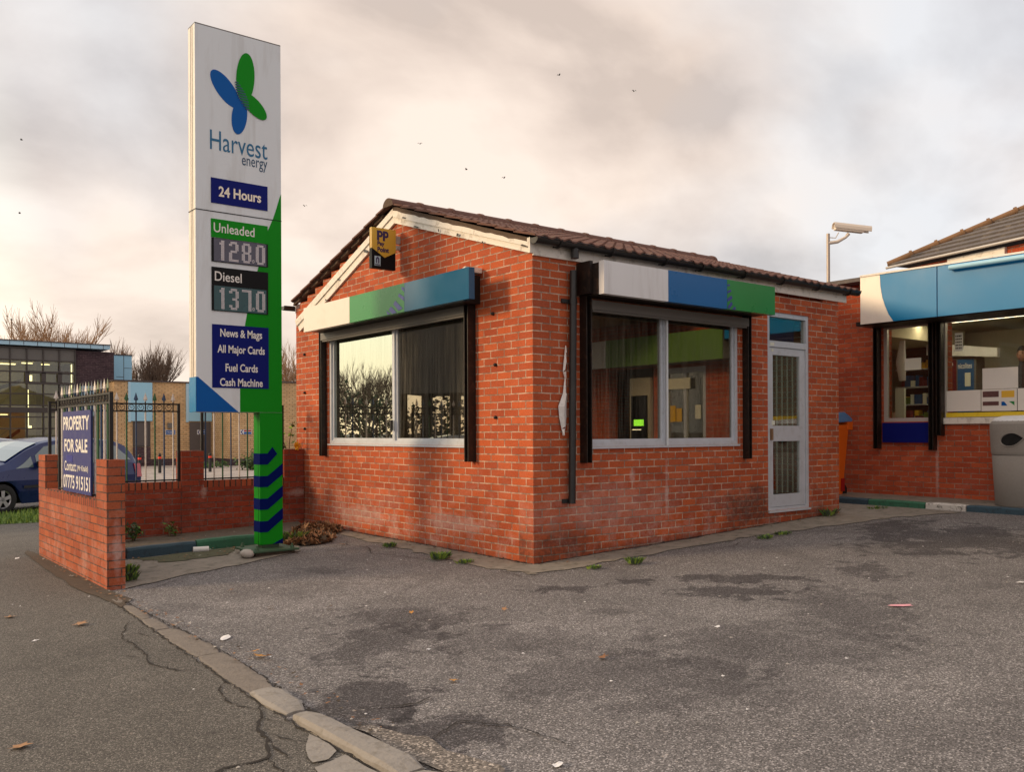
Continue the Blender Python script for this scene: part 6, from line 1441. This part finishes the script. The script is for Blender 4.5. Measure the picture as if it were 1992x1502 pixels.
for i in range(760):
    if i > 600: x, y = -.03-abs(rr.gauss(0, .12)), rr.uniform(0, 4.6)
    elif i > 420: x, y = rr.uniform(0, 5.2), -.03-abs(rr.gauss(0, .12))
    elif i % 3 == 0: x, y = rr.uniform(-3.45, -3.3), rr.uniform(-3, 1.6)
    elif i % 3 == 1: x, y = rr.uniform(-3.15, -1.0), rr.uniform(2.9, 3.5)
    else: x, y = rr.choice(((rr.uniform(-3.5, -3.38), rr.uniform(1.2, 4.8)), (rr.uniform(-3.1, -.4), rr.uniform(3.8, 4.9))))
    maple(mb, (x, y, gz(x, y)+(.045 if x > -3.2 and y > 3.65 else .02)), rr.uniform(.012, .04), rr, rr.choice((0, 0, 1, 2, 3)) if i < 421 else rr.choice((0, 1, 1, 4, 4)))
dbr = mb.build('leaf_debris', ['leaf_brown', 'soil', 'leaf_dry', 'stone_bit', 'leaf_dark'], base=(-3, 2, -.1)); dbr['kind'] = 'stuff'; tag(dbr, 'scattered leaf crumbs, moss and grit along the kerbs, edging and wall foot', 'debris')
mb = MB()
for i in range(230):
    x, y = rr.uniform(-4.9, 5.5), rr.uniform(-4.5, 2.0)
    if x > -.45 and y > -.5: continue
    s_ = rr.uniform(.004, .011); z = gz(x, y)+.006; mb.add([(x-s_, y-s_*.6, z), (x+s_, y-s_*.8, z), (x+s_*.7, y+s_, z+s_*.3), (x-s_*.8, y+s_*.7, z)], [(0, 1, 2, 3)], rr.choice((0, 1, 1)))
gr_ = mb.build('pale_grit', ['litter_white', 'stone_bit'], base=(0, -2, 0)); gr_['kind'] = 'stuff'; tag(gr_, 'pale specks of grit and chewing gum scattered over the tarmac', 'grit')
def scrap(label, x, y, lx, ly, mat, ang=0, name='litter_scrap', seed=0):
    r2 = random.Random(seed+int(x*50)); mb = MB(); n = 9; vs = [Vector((x, y, gz(x, y)+.012))]
    for i in range(n):
        a = 2*math.pi*i/n; px_, py_ = lx*math.cos(a)*r2.uniform(.6, 1.1), ly*math.sin(a)*r2.uniform(.6, 1.1); X, Y = x+px_*math.cos(ang)-py_*math.sin(ang), y+px_*math.sin(ang)+py_*math.cos(ang); vs.append(Vector((X, Y, gz(X, Y)+.006+r2.uniform(0, .008))))
    mb.add(vs, [(0, 1+i, 1+(i+1) % n) for i in range(n)]); return tag(mb.build(name, mat, base=(x, y, gz(x, y))), label, 'litter', 'litter on the ground')
for a in (('torn white paper scrap on the forecourt near the edging stones', -3.26, -.66, .09, .04, 'litter_white', .9), ('white cigarette packet scrap on the pavement at the left', -4.25, .22, .035, .015, 'litter_white', .3),
          ('pink paper streamer on the tarmac at the right', .65, -3.31, .12, .03, 'litter_pink', -.6), ('small white scrap right of the forecourt middle', -.73, -2.79, .03, .02, 'litter_white', 0), ('white butt near the forecourt middle', -2.43, -1.90, .025, .01, 'litter_white', .5),
          ('crumpled white wrapper on the ground at the bottom middle', -3.04, -3.82, .035, .02, 'litter_white', .2), ('white scrap lying on the end of the broken kerb', -3.60, -2.35, .02, .02, 'litter_white', 0), ('white scrap on the tarmac at the right edge', 2.05, -3.55, .05, .03, 'litter_white', 0),
          ('pale scrap on the pavement beyond the pillar wall', -3.62, 4.6, .07, .03, 'litter_white', 1.2), ('white scrap in front of the leaf pile', -1.03, 3.35, .10, .04, 'litter_pink', .2), ('yellow and white wrapper below the blue kerb stone', -2.33, 3.27, .05, .03, 'leaf_lime', .2)): scrap(*a)
cn = MB().tube([(-2.08, 3.42, gz(-2, 3.4)+.035), (-1.92, 3.38, gz(-2, 3.4)+.035)], .032, 12); tag(cn.build('drinks_can', 'litter_white', base=(-2, 3.4, gz(-2, 3.4))), 'white drinks can lying against the green kerb stone', 'can')
mb = MB(); M_ = Matrix.Translation((-1.80, 2.58, gz(-1.8, 2.6)+.05)); bm = bmesh.new(); bmesh.ops.create_icosphere(bm, subdivisions=2, radius=1)
mb.add([M_ @ Vector((v.co.x*.07, v.co.y*.11, v.co.z*.05)) for v in bm.verts], [tuple(v.index for v in f.verts) for f in bm.faces], 0, True); bm.free(); tag(mb.build('cobble', 'stone_bit', base=(-1.8, 2.58, -.05)), 'rounded pale stone at the left of the price sign base plate', 'stone')
# ------------------------------------------------------------------ birds
for i, (x, y, z) in enumerate(((40.7, 45.8, 28.9), (44.8, 41.8, 27.4), (8.6, 74.8, 25.0), (32.7, 53.2, 23.9), (35.0, 50.2, 21.6), (37.2, 48.3, 20.9), (25.3, 58.2, 18.9), (8.4, 74.5, 19.0))):
    mb = MB(); s_ = .18; a = i*1.3; d = Vector((math.cos(a), math.sin(a), 0)); q = Vector((-d.y, d.x, 0)); c = Vector((x, y, z)); u_ = Vector((0, 0, 1))
    mb.tube([c-d*s_*.5, c-d*s_*.2, c+d*s_*.2, c+d*s_*.45], [.01, .035, .035, .01], 6)
    for sg in (1, -1): mb.add([c+d*.06, c-d*.06, c-d*.07+q*sg*s_*.6+u_*.08, c+q*sg*s_*1.25+u_*.03-d*.03, c+d*.05+q*sg*s_*.6+u_*.08], [(0, 1, 2, 4), (2, 3, 4)])
    tag(mb.build('bird', 'bird_grey', base=(x, y, z)), ['highest tiny bird, above the shop roof right of centre', 'tiny bird high over the right half of the shop roof', 'tiny bird low left of the tall price sign top', 'tiny bird above the shop gable peak', 'tiny bird just above the shop ridge, lower of a loose pair', 'tiny bird above the shop ridge, right of a loose pair', 'tiny bird between the price sign and the gable peak', 'lowest tiny bird at the far left of the sky'][i], 'bird', 'distant birds in the sky')
# ------------------------------------------------------------------ tidy
for o in bpy.data.objects:
    if '_o' in o: del o['_o']
S.cycles.max_bounces = 8
